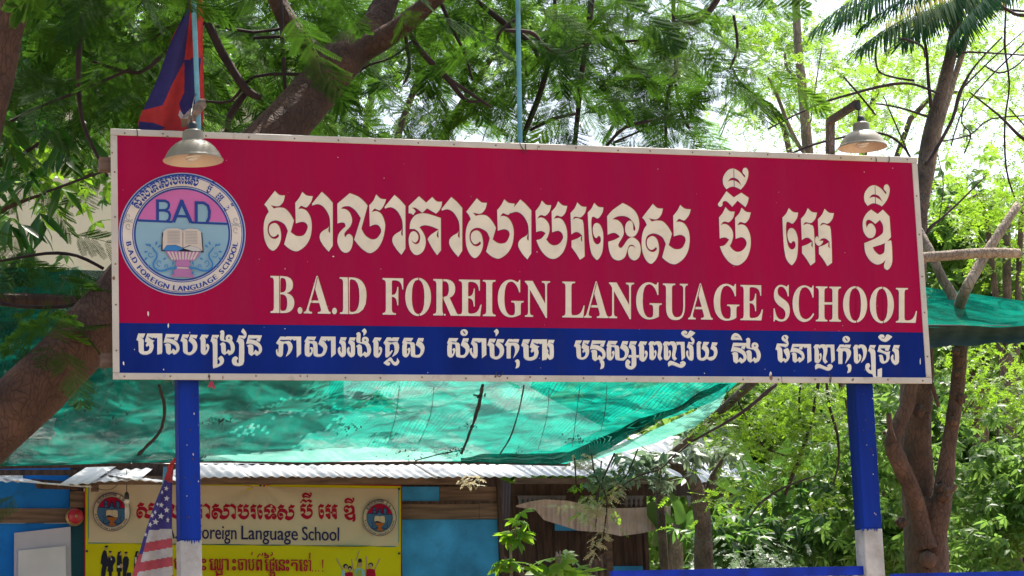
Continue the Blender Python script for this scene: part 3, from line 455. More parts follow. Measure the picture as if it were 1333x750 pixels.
# emblem
def emblem(parent, name, label, cx, cy, rx, ry, Y, off, disp=None, pal=None, small=False):
    pal = pal or {}; c = lambda k: pal.get(k, k)
    pr = Print(Y, off, disp, 0.00035 if not small else 0.0005)
    T = lambda x, y: (cx+(x-383)/345*rx, cy+(y-375)/333*ry)          # zoomed-picture coordinates of the big emblem
    tt = lambda L: [T(x, y) for x, y in L]
    C = lambda r: tt(ell(383, 375, r*345, r*333, 64))
    for r, m in ((1.0, 'elight'), (.985, 'ebl'), (.958, 'elight'), (.945, 'ebl'), (.935, 'ecream'), (.785, 'ebl'), (.772, 'elight'), (.757, 'ebl'), (.73, 'esky')): pr.shape([C(r)], c(m))
    # pink upper field
    a0 = math.asin(70/243.0); arc = [(383+252*math.cos(t), 375-243*math.sin(t)) for t in np.linspace(a0-.02, math.pi-a0-.05, 30)]
    pr.shape([tt(arc)], c('epink'))
    pr.shape([tt([(246, 310), (246, 190), (300, 190), (322, 215), (312, 245), (326, 275), (318, 312)])], c('esky')); pr.shape([tt([(330, 318), (372, 205), (392, 205), (436, 318)])], c('esky')); pr.shape([tt([(458, 318), (458, 198), (505, 198), (535, 230), (538, 275), (520, 316)])], c('esky'))
    for pts, w_ in (([(144, 300), (332, 308)], 12), ([(432, 311), (628, 319)], 12)): pr.shape([tt(stroke(pts, w_))], c('ebl'))
    for pts, w_ in (([(250, 306), (250, 186)], 16), ([(245, 194), (290, 194), (308, 203), (313, 218), (308, 234), (292, 245), (250, 246)], 14), ([(288, 246), (310, 254), (318, 272), (314, 292), (300, 307)], 14), ([(336, 310), (384, 190)], 19), ([(378, 190), (432, 312)], 19), ([(352, 276), (414, 279)], 13), ([(460, 310), (460, 196)], 16), ([(455, 204), (500, 205), (523, 220), (532, 250), (530, 285), (516, 314)], 15)):
        pr.shape([tt(stroke(pts, w_))], c('ebl'))
    # book on its stand
    pr.shape([tt([(275, 366), (270, 466), (500, 474), (492, 366)])], c('navy'))
    pr.shape([tt([(282, 360), (300, 345), (355, 342), (386, 352), (386, 448), (350, 432), (300, 434), (278, 462), (278, 400)])], c('epage')); pr.shape([tt([(389, 352), (420, 344), (465, 347), (486, 362), (494, 466), (470, 448), (425, 434), (389, 448)])], c('epage'))
    pr.shape([tt([(277, 462), (300, 436), (350, 434), (386, 450), (386, 455), (360, 466)])], c('escroll')); pr.shape([tt([(390, 451), (430, 437), (472, 450), (490, 467), (440, 466)])], c('white'))
    if not small:
        pr.many([tt(stroke([(304, y), (372, y+1)], 2.5)) for y in range(358, 430, 8)]+[tt(stroke([(400, y+1), (466, y+3)], 2.5)) for y in range(358, 428, 8)], c('egrey'))
    pr.shape([tt([(293, 465), (484, 472), (462, 505), (440, 520), (335, 518), (312, 500)])], c('emag'))
    if not small: pr.many([tt(stroke([(388+(k-4)*20, 470), (388+(k-4)*14, 512)], 9)) for k in range(9)], c('epage'))
    pr.shape([tt([(356, 518), (420, 520), (430, 536), (422, 552), (352, 550), (346, 534)])], c('emag')); pr.shape([tt([(358, 551), (420, 553), (438, 578), (450, 610), (322, 604), (336, 576)])], c('emag'))
    if not small: pr.shape([tt(stroke([(352, 556), (424, 559)], 7))], c('epage'))
    for sx in (-1, 1):
        fx = lambda x: 388+sx*(388-x); base = [(356, 556), (320, 560), (285, 572), (255, 572), (232, 555), (228, 530), (244, 505), (246, 480), (232, 462), (222, 446)]
        sp = [tuple(q) for q in smoothpts([(fx(x), y) for x, y in base], 3)]; pr.shape([tt(stroke(sp, 11, 0.35))], c('escroll'))
        if not small:
            for (ox, oy, r, a) in ((262, 530, 20, 1.5), (212, 484, 18, 0.5), (300, 548, 12, 2.5)):
                pts = [(fx(ox+r*(1-k/14)*math.cos(a+k*.5)), oy+r*(1-k/14)*math.sin(a+k*.5)) for k in range(12)]; pr.shape([tt(stroke(pts, 4))], c('escroll'))
            for (ox, oy, a) in ((216, 446, 2.2), (238, 436, 1.2), (200, 470, 3.2), (198, 500, 3.8), (212, 540, 3.9), (276, 512, .4), (330, 545, 1.3), (330, 572, -1.2), (205, 440, 2.6), (250, 448, .7)):
                pr.shape([tt([(fx(ox), oy), (fx(ox+16*math.cos(a+.3)), oy-16*math.sin(a+.3)), (fx(ox+26*math.cos(a)), oy-26*math.sin(a)), (fx(ox+15*math.cos(a-.45)), oy-15*math.sin(a-.45))])], c('escroll'))
    # curling ornaments in the ring
    for ox, oy in ((92, 305), (675, 325)):
        for q in (-1, 1):
            pts = [(ox+22*(1-k/13)*math.cos(1+k*.6)*.8, oy+q*26+20*(1-k/13)*math.sin(1+k*.6)) for k in range(11)]; pr.shape([tt(stroke(pts, 4))], c('egrey'))
            pr.shape([tt(stroke([(ox-24, oy+q*8), (ox, oy-q*4), (ox+24, oy+q*9)], 4))], c('egrey'))
    # ring lettering
    R = 0.865*339
    s = 'B.A.D FOREIGN LANGUAGE SCHOOL'; V0, _ = text2d('H'); ch = max(v[1] for v in V0)
    adv = [{'I': .40, '.': .40, ' ': .50, 'E': .78, 'F': .74, 'L': .72, 'S': .8, 'G': .98, 'O': 1.0, 'C': .92}.get(k, .9) for k in s]; tot = sum(adv); a = math.radians(187); a1 = math.radians(352); acc = 0
    for k, ad in zip(s, adv):
        t = a+(a1-a)*(acc+ad/2)/tot; acc += ad
        if k == ' ': continue
        V, Fc = text2d(k); xm = (min(v[0] for v in V)+max(v[0] for v in V))/2; hh = 27.0; sx = 27*1.12
        for rr in (-2.2, -.8, .8, 2.2):
            Q = []
            for x, y in V:
                lx = (x-xm)/ch*sx+rr; ly = y/ch*hh - hh/2
                rad = R-ly; tx, ty = -math.sin(t), -math.cos(t)      # tangent, running left to right along the bottom
                Q.append(T(383+rad*math.cos(t)+lx*(-math.sin(t)), 375-rad*math.sin(t)-lx*math.cos(t)))
            pr.put(Q, Fc, c('ebl')); pr.k -= 0.6
        pr.k -= 0.8
    pr.k += 2; sc = .174*4.167
    def ringglyph(loops, xref, yref, t, s2):
        out = []
        for l in loops:
            out.append([T(383+(R+3-(y-yref)*s2)*math.cos(t)+(x-xref)*s2*math.sin(t), 375-(R+3-(y-yref)*s2)*math.sin(t)+(x-xref)*s2*math.cos(t)) for x, y in l])
        return out
    for i, (gn, gx, gy) in enumerate(TITLE):
        L = TL[i]; cxg = sum(p[0] for p in L[0])/len(L[0])
        if i < 13:
            t = math.radians(150-(cxg-343)/550*77); yref = 248+(cxg-343)*.037+40; pr.shape(ringglyph(L, cxg, yref, t, sc), c('ebl'))
        else:
            xr, yr, ta = (956, 300, 59.0) if i < 16 else ((1052, 305, 44.5) if i < 20 else (1141, 300, 30.5))
            pr.shape(ringglyph(L, xr, yr-12, math.radians(ta), sc*.8), c('ebl'))
        pr.k -= .8
    return link(name, pr.mesh(), parent, label)
emblem(sign, 'school_emblem', 'round emblem with the letters BAD, an open book and blue scrolls', 237, 305, 82.8, 80, 0, 0.0052)
# posts
for xc, ysplit, wpx in ((246.5, 703, 26), (1128.5, 688, 27)):
    X = P(xc, 560, 0.03)[0]; zt = Z0+SH-0.1; zb = P(xc, ysplit, 0.03)[2]; hw = wpx*mpp(0.03)/2
    b = B(); b.box((X-hw, 0.03, zb), (X+hw, 0.14, zt)); o = link('post', b.mesh(M['postblue']), sign, 'square blue post with a white lower length'); bv = o.modifiers.new('bevel', 'BEVEL'); bv.width = 0.006; bv.segments = 2
    b = B(); b.box((X-hw-0.0015, 0.0285, -0.3), (X+hw+0.0015, 0.1415, zb-0.001)); o2 = link('white_base', b.mesh(M['postwhite']), o); bv = o2.modifiers.new('bevel', 'BEVEL'); bv.width = 0.006; bv.segments = 2
pr = Print(0.0285, 0.0012)
for xc, ys, wp in ((246.5, 703, 26), (1128.5, 688, 27)):
    L_ = []
    x0 = xc+1.5; 
    for k in range(7):
        xx = x0-8+k*3.2+random.uniform(-1, 1); dl = random.uniform(1.0, 6.0); L_.append([(xx-1.3, ys-.8), (xx+1.3, ys-.8), (xx+.7, ys+dl*.6), (xx+.1, ys+dl), (xx-.6, ys+dl*.6)])
    for k in range(len(L_)): pr.shape([L_[k]], 'postblue')
link('paint_drip', pr.mesh(), sign, kind='stuff')
pr = Print(0.03, 0.001)
for xc, ya, yb in ((247, 512, 698), (1127, 508, 684)):
    for k in range(16):
        x_, y_ = xc+(yb-ya)*0+random.uniform(-9, 10)+((random.uniform(0, 1))), random.uniform(ya, yb); sx_ = (y_-ya)/(yb-ya)*(4 if xc < 500 else 12); r_ = random.uniform(.4, 1.3); pr.shape([[(x_+sx_+r_*math.cos(t)*random.uniform(.5, 1.2), y_+r_*1.6*math.sin(t)*random.uniform(.5, 1.2)) for t in [q*math.pi/3.5 for q in range(7)]]], 'woodd' if k % 3 else 'postwhite')
link('paint_chip', pr.mesh(), sign, kind='stuff')
for z in (Z0+0.1, Z0+SH-0.16):
    b = B(); b.box((-0.045, 0.030, z-0.03), (SW+0.0, 0.029+0.07, z+0.03) if z > Z0+.5 else (SW-.02, 0.099, z+0.03)); link('rear_batten', b.mesh(M['woodh']), sign)
# red tie hanging under the board
b = B(); q = P(275, 497, -0.012)
for dx, dz, w_ in ((-.012, -.028, .012), (.012, -.032, .012), (.002, -.018, .018)): b.bar(q, q+np.array((dx, -.004, dz)), w_, 0.004, (0, 1, 0))
link('red_tie', b.mesh(M['bell']), sign)

b = B()
for pts in (((676, 183), (678, 190), (682, 196), (680, 198)), ((684, 187), (684.5, 198), (683.5, 200)), ((178, 168), (179, 176), (177.5, 178)), ((1140, 205), (1141, 209), (1140, 211)), ((1157, 203), (1158, 209), (1156, 211)), ((1078, 486), (1082, 492), (1080, 500)), ((272, 487), (273, 496), (277, 503)), ((645, 484), (650, 491), (655, 484))):
    b.tube(smoothpts([P(x, y, -.013) for x, y in pts], 3), .0022, 5)
link('fixing_wire', b.mesh(M['black']), sign, kind='stuff')
# ------------------------------------------------------------------ lamps over the sign
def lamp(cx, cyt, rim, Y, label, arm):
    m = mpp(Y); c = P(cx, cyt, Y); t = thing('sign_lamp', label, 'lamp', (c[0], Y, c[2]-0.18), 'enamel lamps over the signboard')
    R = rim*m/2; s = R/0.13
    prof = [(0.020, 0.002), (0.036, 0.0), (0.0425, -0.005), (0.0445, -0.012), (0.0475, -0.042), (0.050, -0.048), (0.062, -0.052), (0.080, -0.063), (0.098, -0.080), (0.112, -0.099), (0.122, -0.118), (0.127, -0.128), (0.1325, -0.132), (0.1320, -0.1365)]
    b = B(); b.lathe(c, [(r*s, h*s) for r, h in prof], 40); o = link('lamp_shade', b.mesh(M['shade'], True), t)
    b = B(); b.lathe(c, [(r*s, h*s) for r, h in [(0.1318, -0.1362), (0.120, -0.119), (0.107, -0.098), (0.09, -0.078), (0.06, -0.062), (0.002, -0.056)]], 40); link('shade_lining', b.mesh(M['shadein'], True), o)
    b = B(); pts = []
    for k in range(44):
        a = k*.5; r = 0.034*s*(1-k/90); pts.append((c[0]+r*math.cos(a), c[1]+r*math.sin(a), c[2]-s*(0.105+0.016*math.sin(k*.25)+k*0.0004)))
    b.tube(pts, 0.0065*s, 6); link('spiral_bulb', b.mesh(M['tube'], True), t)
    b = B(); b.lathe(c, [(0.001, .04*s), (.016*s, .037*s), (.021*s, .02*s), (.022*s, -.004*s), (0.028*s, -.005*s)], 16); link('socket', b.mesh(M['black'], True), t)
    for nm, f in arm: link(nm, f, t)
    return t
Y = -0.33
b = B(); e = P(247, 150, Y); a = P(257, 133, 0.10)
b2 = B(); b2.bar(P(264, 134, 0.05), P(240, 160, -0.30), 0.030, 0.040); 
b3 = B(); b3.tube(smoothpts([P(250, 168, -0.33), P(249, 160, -0.33), P(249, 147, -0.33), P(253, 128, -0.05), P(257, 118, .08)], 4), 0.0025, 6)
lamp(251, 170, 75, Y, 'enamel lamp with a bell shade hanging in front of the flag end of the board', [('bracket_arm', b2.mesh(M['wood'])), ('cord', b3.mesh(M['black']))])
b = B(); b.bar(P(1081, 215, 0.16), P(1081, 156, 0.16), 0.034, 0.038, (0, 1, 0)); b2 = B(); b2.bar(P(1080, 158, 0.15), P(1117, 134, -0.16), 0.028, 0.034)
b3 = B(); b3.lathe(P(1117, 139, -0.16), [(0.001, .022), (.014, .02), (.016, -0.01), (.012, -.016)], 12); b3.tube([P(1117, 139, -0.16), P(1118, 158, -0.16)], 0.003, 6)
lamp(1121, 160, 67, -0.16, 'enamel lamp with a bell shade hanging from the angled bracket near the bare tree', [('bracket_post', b.mesh(M['barkg'])), ('bracket_arm', b2.mesh(M['barkg'])), ('cord', b3.mesh(M['black']))])

# ------------------------------------------------------------------ flagpoles and flags
def pole(pts, Y, wd, label):
    b = B(); q = [P(x, y, Y) for x, y in pts]; b.tube(q, wd*mpp(Y)/2, 12); return link('flagpole', b.mesh(M['polecyan'], True), None, label, 'flagpole', 'thin pale blue poles')
pole([(247.5, -120), (252, 0), (258.5, 166), (263, 260)], 0.03, 6.5, 'thin pale blue pole carrying the blue and red Cambodian flag')
pole([(672, -120), (674, 0), (677, 186), (679, 280)], 0.16, 6.5, 'thin bare pale blue pole behind the middle of the signboard')
def cloth(name, label, cat, Y, rows, ncol, colour, mats, amp, nf, ymul=1.0, phase=0.0):
    """rows: (y, xleft, xright); folds run down the cloth"""
    rows = [tuple(r) for r in smoothpts(rows, 22)]; V = []; Fc = []; mi = []; n = ncol+1
    for k, (y, xl, xr) in enumerate(rows):
        for i in range(n):
            u = i/ncol; wv = math.sin(u*nf*2*math.pi+phase+0.5*math.sin(k*.035))*amp*(0.4+0.6*k/len(rows))+0.4*amp*math.sin(u*nf*5+k*.02)
            V.append(P(xl+(xr-xl)*u, y, Y+wv*ymul))
    for k in range(len(rows)-1):
        for i in range(ncol):
            Fc.append((k*n+i, k*n+i+1, (k+1)*n+i+1, (k+1)*n+i)); y = (rows[k][0]+rows[k+1][0])/2; xl = (rows[k][1]+rows[k+1][1])/2; xr = (rows[k][2]+rows[k+1][2])/2; u = (i+.5)/ncol
            mi.append(colour(xl+(xr-xl)*u, y, u))
    me = mk(V, Fc, mats, mi, True); o = link(name, me, None, label, cat); return o
def clothmat(n, c): return mat(n, c, 0.9, 0.12, 20, bump=0.2, bscale=200)
cb, cr_, cw = clothmat('flag_cloth_blue', (0.022, 0.016, 0.10)), clothmat('flag_cloth_red', (0.42, 0.022, 0.02)), clothmat('flag_cloth_white', (0.46, 0.42, 0.38))
def inpoly(x, y, p):
    c = False; n = len(p)
    for i in range(n):
        a, b_ = p[i], p[i-1]
        if (a[1] > y) != (b_[1] > y) and x < (b_[0]-a[0])*(y-a[1])/(b_[1]-a[1])+a[0]: c = not c
    return c
KB1 = [(248, -80), (243, 10), (181, 145), (212, 137), (224, 110), (240, 80), (247, 20)]; KB2 = [(240, 78), (262, 74), (258, 110), (254, 140), (238, 152), (233, 135), (240, 120)]
KD = [(181, 158), (200, 160), (215, 166), (205, 172), (180, 170)]; KW = [(234, 143), (239, 150), (236, 156), (232, 150)]
def kcol(x, y, u):
    if inpoly(x, y, KB1) or inpoly(x, y, KD): return 0
    if inpoly(x, y, KW): return 2
    if inpoly(x, y, KB2): return 0
    return 1
cloth('national_flag', 'furled dark blue and red Cambodian flag hanging limp from the pale blue pole', 'flag', 0.10,
      [(-100, 249, 258), (-40, 246, 260), (10, 242, 264), (50, 224, 264), (100, 206, 265), (135, 190, 266), (150, 183, 265), (160, 180, 264), (167, 181, 263), (175, 186, 262)], 130, kcol, [cb, cr_, cw], 0.018, 2.3)
# US flag hanging under the board beside the left post
def ucol(x, y, u):
    top = 688+(x-222)*-.02+ (225-x)*.06
    if y < 628 and x > 218+(628-y)*0.15: return 1
    if x < 205-(y-640)*.26+2 and y > 690 and u < .14: return 0 if y < 722 else 1
    if y < top: return 0
    k = int((y-top-(225-x)*.10)/12.2); return 2 if k % 2 == 0 else 1
u_rows = [(600, 222, 228), (612, 219, 226), (630, 212, 224.5), (660, 200, 224), (690, 190, 224), (720, 181, 224.5), (750, 172, 225), (790, 162, 226), (830, 156, 227)]
usf = thing('american_flag', 'furled stars and stripes flag hanging beside the blue post', 'flag', tuple(P(205, 830, 0.30)))
cub, cur = clothmat('star_field_blue', (0.045, 0.035, 0.17)), clothmat('stripe_red', (0.42, 0.06, 0.075))
o = cloth('flag_cloth', None, None, 0.30, u_rows, 110, ucol, [cub, cur, cw], 0.010, 2.0, phase=2.0)
o.data.transform(Matrix.Translation(Vector(o.location))); me = o.data; bpy.data.objects.remove(o); link('flag_cloth', me, usf)
pr = Print(0.30, 0.016, step=0.0)
def star(cx, cy, r, a0=0.1, sq=1.0): return [(cx+(r if k % 2 == 0 else r*.42)*math.sin(a0+k*math.pi/5)*sq, cy-(r if k % 2 == 0 else r*.42)*math.cos(a0+k*math.pi/5)) for k in range(10)]
pr.many([star(x, y, r, a, s) for x, y, r, a, s in ((216.5, 636, 3.7, .2, .9), (211, 641, 3.2, .5, .6), (217, 649, 4.2, .1, .95), (210, 657.5, 4, .2, .9), (205, 656.5, 3, .6, .6), (217, 664, 4.3, .05, .95), (209.5, 672, 4.6, .15, 1), (202, 667, 3.2, .4, .7), (198, 671, 3.8, .2, .8), (218.5, 677, 4, .1, .6), (202.5, 679.5, 4.7, .1, 1), (195.5, 683, 4, .3, .8), (189.6, 696, 3.4, .2, .7))], 'white')
link('star', pr.mesh(), usf, kind='stuff')
b = B(); b.tube([P(216, 608, .34), P(214, 640, .34), P(212, 700, .35), P(209, 840, .36), P(205, 1050, .38)], 0.012, 8)
link('flag_staff', b.mesh(M['polecyan'], True), usf); b = B(); b.tube([P(219, 610, .30), P(224, 604, .28), P(228, 598, .2)], 0.008, 6); b.tube([P(216, 625, .285), P(220, 615, .285), P(222, 605, .28)], 0.010, 6); link('red_tie', b.mesh(cr_), usf)

# ------------------------------------------------------------------ blue rail fence between the posts
fn = thing('blue_rail_fence', 'low fence with a bright blue top rail at the right post', 'fence', (P(960, 745, .06)[0], .06, 0))
a = P(795, 751, .085); c = P(1124, 741.5, .085); c[2] = a[2]*.5+c[2]*.5; a[2] = c[2]; 
b = B(); b.box((a[0], .06, a[2]-.022), (c[0], .11, a[2]+.022)); link('top_rail', b.mesh(M['rail']), fn)
d = P(1333+120, 745, .085)
b = B(); b.box((P(1160, 742, .085)[0], .06, a[2]-.060), (d[0], .11, a[2]-.020)); link('top_rail', b.mesh(M['rail']), fn)
b = B(); b.box((a[0], .07, .35), (c[0], .10, .39)); link('bottom_rail', b.mesh(M['rail']), fn)
x = a[0]+.05
while x < c[0]-.03:
    b = B(); b.box((x-.01, .075, .0), (x+.01, .095, a[2]-.0225)); link('bar', b.mesh(M['boardw']), fn); x += .14
# ------------------------------------------------------------------ shade net canopy behind the board
def interp(pts, x):
    for a, b_ in zip(pts, pts[1:]):
        if x <= b_[0]: t = (x-a[0])/(b_[0]-a[0]); return a[1]+(b_[1]-a[1])*t
    return pts[-1][1]
net = thing('shade_net', 'turquoise shade net slung like a canopy behind and under the big board', 'shade net', tuple(P(450, 600, 6.2)))
def sheet(grid, mats, uv=True, smooth=True):
    V = [q for r in grid for q in r]; n = len(grid[0]); Fc = [(k*n+i, k*n+i+1, (k+1)*n+i+1, (k+1)*n+i) for k in range(len(grid)-1) for i in range(n-1)]
    me = mk(V, Fc, mats, None, smooth)
    if uv:
        ul = me.uv_layers.new(name='UVMap'); 
        for lp in me.loops:
            v = V[lp.vertex_index]; ul.data[lp.index].uv = (v[0]+0.02*math.sin(v[1]*4), v[1])
    return me
far = [(-90, 608), (60, 606), (150, 603), (290, 600), (400, 602), (500, 599), (600, 601), (680, 603), (738, 604)]
grid = []
NV, NU = 70, 220
for k in range(NV+1):
    v = k/NV; row = []
    for i in range(NU+1):
        u = i/NU; yr_ = 410+193*v**.85; xr = 738+(603-yr_)*1.98; x = -90+(xr+90)*u; xf = -90+828*u
        yf = interp(far, xf); yn = 345+40*u+(25 if u > .8 else 0)*(u-.8)*5
        Yd = 1.5+4.7*v; sg = 1-(2*((v*2.6+.3*u) % 1)-1)**2
        e_ = math.sin(math.pi*v)**.7; y = yn+(yf-yn)*(v**0.85)+10*sg*math.sin(math.pi*min(1, v*1.02))+3.0*math.sin(u*23+v*5+2*math.sin(v*6))*e_+2.2*math.sin(u*61+3*math.sin(v*9))*e_+5*(abs(math.sin(u*9.5+v*1.3))**.5-.7)*e_+1.2*math.sin(u*140+v*30)*e_; Yd += .10*math.sin(u*37+v*11)*e_
        row.append(P(x, y, Yd))
    grid.append(row)
CANOPY = grid
# pale outer flap past the diagonal fold
A = [(948, 503), (905, 535), (850, 560), (790, 585), (742, 603)]; C_ = [(950, 502), (936, 530), (905, 556), (852, 577), (768, 600)]
grid = []
for k in range(9):
    v = k/8; row = []
    for i in range(17):
        u = i/16; a = (interp([(j/4, p[0]) for j, p in enumerate(A)], u), interp([(j/4, p[1]) for j, p in enumerate(A)], u)); c = (interp([(j/4, p[0]) for j, p in enumerate(C_)], u), interp([(j/4, p[1]) for j, p in enumerate(C_)], u))
        row.append(P(a[0]+(c[0]-a[0])*v, a[1]+(c[1]-a[1])*v, 3.3+2.6*u-.15*v))
    grid.append(row)
netpale = M['net'].copy(); netpale.name = 'thin_sunlit_net'  # thin single layer, with sunlight put into the net's colour
for nd in netpale.node_tree.nodes:
    if nd.type == 'VALTORGB': nd.color_ramp.elements[0].color = (0.12, 0.42, 0.33, 1); nd.color_ramp.elements[1].color = (0.26, 0.60, 0.48, 1)
    if nd.type == 'MIX_RGB': nd.inputs[2].default_value = (0.06, 0.28, 0.22, 1)
link('net_flap', sheet(grid, netpale), net, 'pale thin outer flap of the net')
up = [(262, 592), (350, 586), (450, 580), (500, 579), (560, 586), (604, 600)]
b = B()
for pts, y0, y1, r in (([(628, 500), (622, 530), (612, 560), (601, 588)], 3.4, 5.9, 4.2), ([(682, 500), (676, 530), (664, 568), (650, 590)], 3.4, 5.8, 2.0), ([(207, 500), (214, 530), (208, 560), (180, 590)], 3.4, 5.9, 4), ([(540, 598), (570, 590), (600, 584)], 5.9, 5.9, 1.6), ([(520, 500), (515, 540), (505, 575)], 3.4, 5.5, 0.8), ([(565, 500), (560, 540), (545, 575)], 3.4, 5.5, .7), ([(755, 500), (750, 540), (745, 580)], 3.3, 5.5, .9), ([(715, 500), (712, 540), (700, 585)], 3.3, 5.5, .8), ([(790, 500), (788, 530), (782, 560)], 3.3, 4.6, .8)):
    n = len(pts); pxtube(b, [(x, y+2, r*random.uniform(.8, 1.2), y0+(y1-y0)*i/(n-1)-.03) for i, (x, y) in enumerate(pts)], 4, 6, 6, .35)
link('rope', b.mesh(M['twig']), net, kind='stuff')
b = B(); pxtube(b, [(-90, 609, 6), (80, 606, 6), (170, 603.5, 6)], 6.25); link('edge_pole', b.mesh(M['woodd']), net)
b = B(); pxtube(b, [(172, 602, 4), (290, 600.5, 4), (450, 603, 4), (600, 602, 4), (742, 605, 4)], 6.25); link('edge_pole', b.mesh(M['woodd']), net)
b = B(); pxtube(b, [(-40, 388, 15), (60, 391, 16), (112, 393, 13)], 1.45); link('net_beam', b.mesh(M['woodd']), net)
b = B(); pxtube(b, [(845, 612, 7, 6.1), (905, 565, 9, 5.0), (960, 515, 12, 4.0), (1010, 470, 13, 3.2)], 4); link('edge_pole', b.mesh(M['barkg']), net)
b = B(); q = P(855, 590, 5.9); g0 = np.array((q[0]+.02, q[1], 0)); b.tube(smoothpts([q, q*.6+g0*.4+np.array((.015, 0, 0)), q*.3+g0*.7-np.array((.01, 0, 0)), g0], 3), 0.033, 10, .08); link('support_post', b.mesh(M['barkg']), net)
# doubled, dirt-darkened fold running along the outer edge
M['netdark'] = M['net'].copy(); M['netdark'].name = 'dirty_fold_and_shaded_net'  # dirty fold tone; on the left canopy it paints shade
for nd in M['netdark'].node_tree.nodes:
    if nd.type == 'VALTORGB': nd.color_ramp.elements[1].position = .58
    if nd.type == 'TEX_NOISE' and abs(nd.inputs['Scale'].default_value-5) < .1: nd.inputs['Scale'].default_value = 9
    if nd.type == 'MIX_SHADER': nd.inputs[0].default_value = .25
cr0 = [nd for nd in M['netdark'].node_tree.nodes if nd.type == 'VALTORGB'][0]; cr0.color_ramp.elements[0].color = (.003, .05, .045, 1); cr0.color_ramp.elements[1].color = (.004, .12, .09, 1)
M['netshade'] = M['net'].copy(); M['netshade'].name = 'tree_shaded_net'  # darker net copy: tree shade put into its colour
c0 = [nd for nd in M['netshade'].node_tree.nodes if nd.type == 'VALTORGB'][0]; c0.color_ramp.elements[0].color = (.004, .060, .046, 1); c0.color_ramp.elements[1].color = (.008, .17, .12, 1)
for nd in M['netshade'].node_tree.nodes:
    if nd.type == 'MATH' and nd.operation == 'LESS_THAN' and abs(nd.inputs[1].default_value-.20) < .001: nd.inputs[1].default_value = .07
me = sheet(CANOPY, [M['net'], M['netdark'], netpale, M['netshade']]); mi_ = []
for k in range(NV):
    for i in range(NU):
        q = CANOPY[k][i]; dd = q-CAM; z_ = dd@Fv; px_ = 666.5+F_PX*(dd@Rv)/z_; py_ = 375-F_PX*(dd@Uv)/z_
        mi_.append(1 if px_ < 232 and py_ < 492+18*math.sin(px_*.03)+(60 if px_ < 70 else 0) else (2 if 262 < px_ < 604 and py_ > interp(up, px_)+2 else (3 if px_+55*math.sin(px_*.045+py_*.09)+40*math.sin(py_*.16-px_*.02)+random.uniform(-45, 45) < 410 else 0)))  # painted by face: shade on the left, sunlit lens along the bottom
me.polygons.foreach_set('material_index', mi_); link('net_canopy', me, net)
top_ = [(600, 596), (640, 590), (680, 590), (720, 586), (760, 570), (800, 552), (850, 532), (900, 514), (935, 500)]; bot_ = [(600, 602), (640, 603), (680, 604.5), (720, 605), (765, 598), (800, 580), (850, 553), (900, 527), (950, 500)]
grid = []
for k in range(7):
    v = k/6; row = []
    for i in range(61):
        s_ = i/60*8; j = min(7, int(s_)); f_ = s_-j; x = (top_[j][0]*(1-f_)+top_[j+1][0]*f_)*(1-v)+(bot_[j][0]*(1-f_)+bot_[j+1][0]*f_)*v; y = (top_[j][1]*(1-f_)+top_[j+1][1]*f_)*(1-v)+(bot_[j][1]*(1-f_)+bot_[j+1][1]*f_)*v
        Yb = 6.0 if x < 740 else 6.0-(x-740)/210*2.9; row.append(P(x, y+1.0*math.sin(i*.9), Yb-.12-.08*math.sin(v*math.pi)))
    grid.append(row)
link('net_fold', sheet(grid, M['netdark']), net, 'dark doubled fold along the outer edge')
# dark debris clinging to the net
V = []; Fc = []
for cx, cy, r, n in ((283, 548, 9, 60), (450, 558, 14, 30), (755, 572, 12, 50), (690, 598, 30, 60), (625, 515, 4, 40), (598, 588, 10, 50), (520, 592, 20, 24), (612, 555, 5, 30), (130, 540, 30, 16)):
    for k in range(n):
        px, py = cx+random.gauss(0, r), cy+random.gauss(0, r*.25); yy = 3.0+(py-500)*.03-.04; q = P(px, py, max(2.6, yy)); s = random.uniform(.004, .012); a = random.uniform(0, 6)
        i0 = len(V); V += [q+np.array((math.cos(a)*s, 0, math.sin(a)*s)), q+np.array((-math.sin(a)*s*.4, .01, math.cos(a)*s*.4)), q-np.array((math.cos(a)*s, 0, math.sin(a)*s)), q-np.array((-math.sin(a)*s*.4, 0, math.cos(a)*s*.4))]; Fc.append((i0, i0+1, i0+2, i0+3))
link('dead_leaf', mk(V, Fc, M['twig']), net, kind='stuff')
# right hand net with its dark hem
net2 = thing('shade_net', 'strip of turquoise shade net with a dark hanging hem right of the board', 'shade net', tuple(P(1280, 450, 1.3)))
grid = []
for k in range(9):
    v = k/8; grid.append([P(1195+240*i/30, (374+(1195+240*i/30-1205)*.14)*(1-v)+(425+1.2*math.sin(i*.6))*v+2*math.sin(i*.7+v*5)*v*(1-v), 2.6-1.2*v+.05*math.sin(v*7+i*.3)) for i in range(31)])
link('net_canopy', sheet(grid, M['net']), net2)
M['hem'] = mat('dark_net_hem', (0.030, 0.055, 0.040), 0.95, 0.2, 12, c2=(0.018, 0.04, 0.034), bump=.5, bscale=60, stretch=(1, 1, 6))
grid = []
for k in range(7):
    v = k/6; grid.append([P(1195+240*i/30, (425+1.2*math.sin(i*.6))*(1-v)+(453-(1195+240*i/30-1205)*.06+1.5*math.sin(i*.9))*v, 1.4+.06*math.sin(v*math.pi)+.015*math.sin(i*1.7+v*3)) for i in range(31)])
link('hem', sheet(grid, M['hem']), net2)
b = B(); pxtube(b, [(1190, 424, 3), (1330, 425, 3), (1440, 426, 3)], 1.42); link('rope', b.mesh(M['twig']), net2)
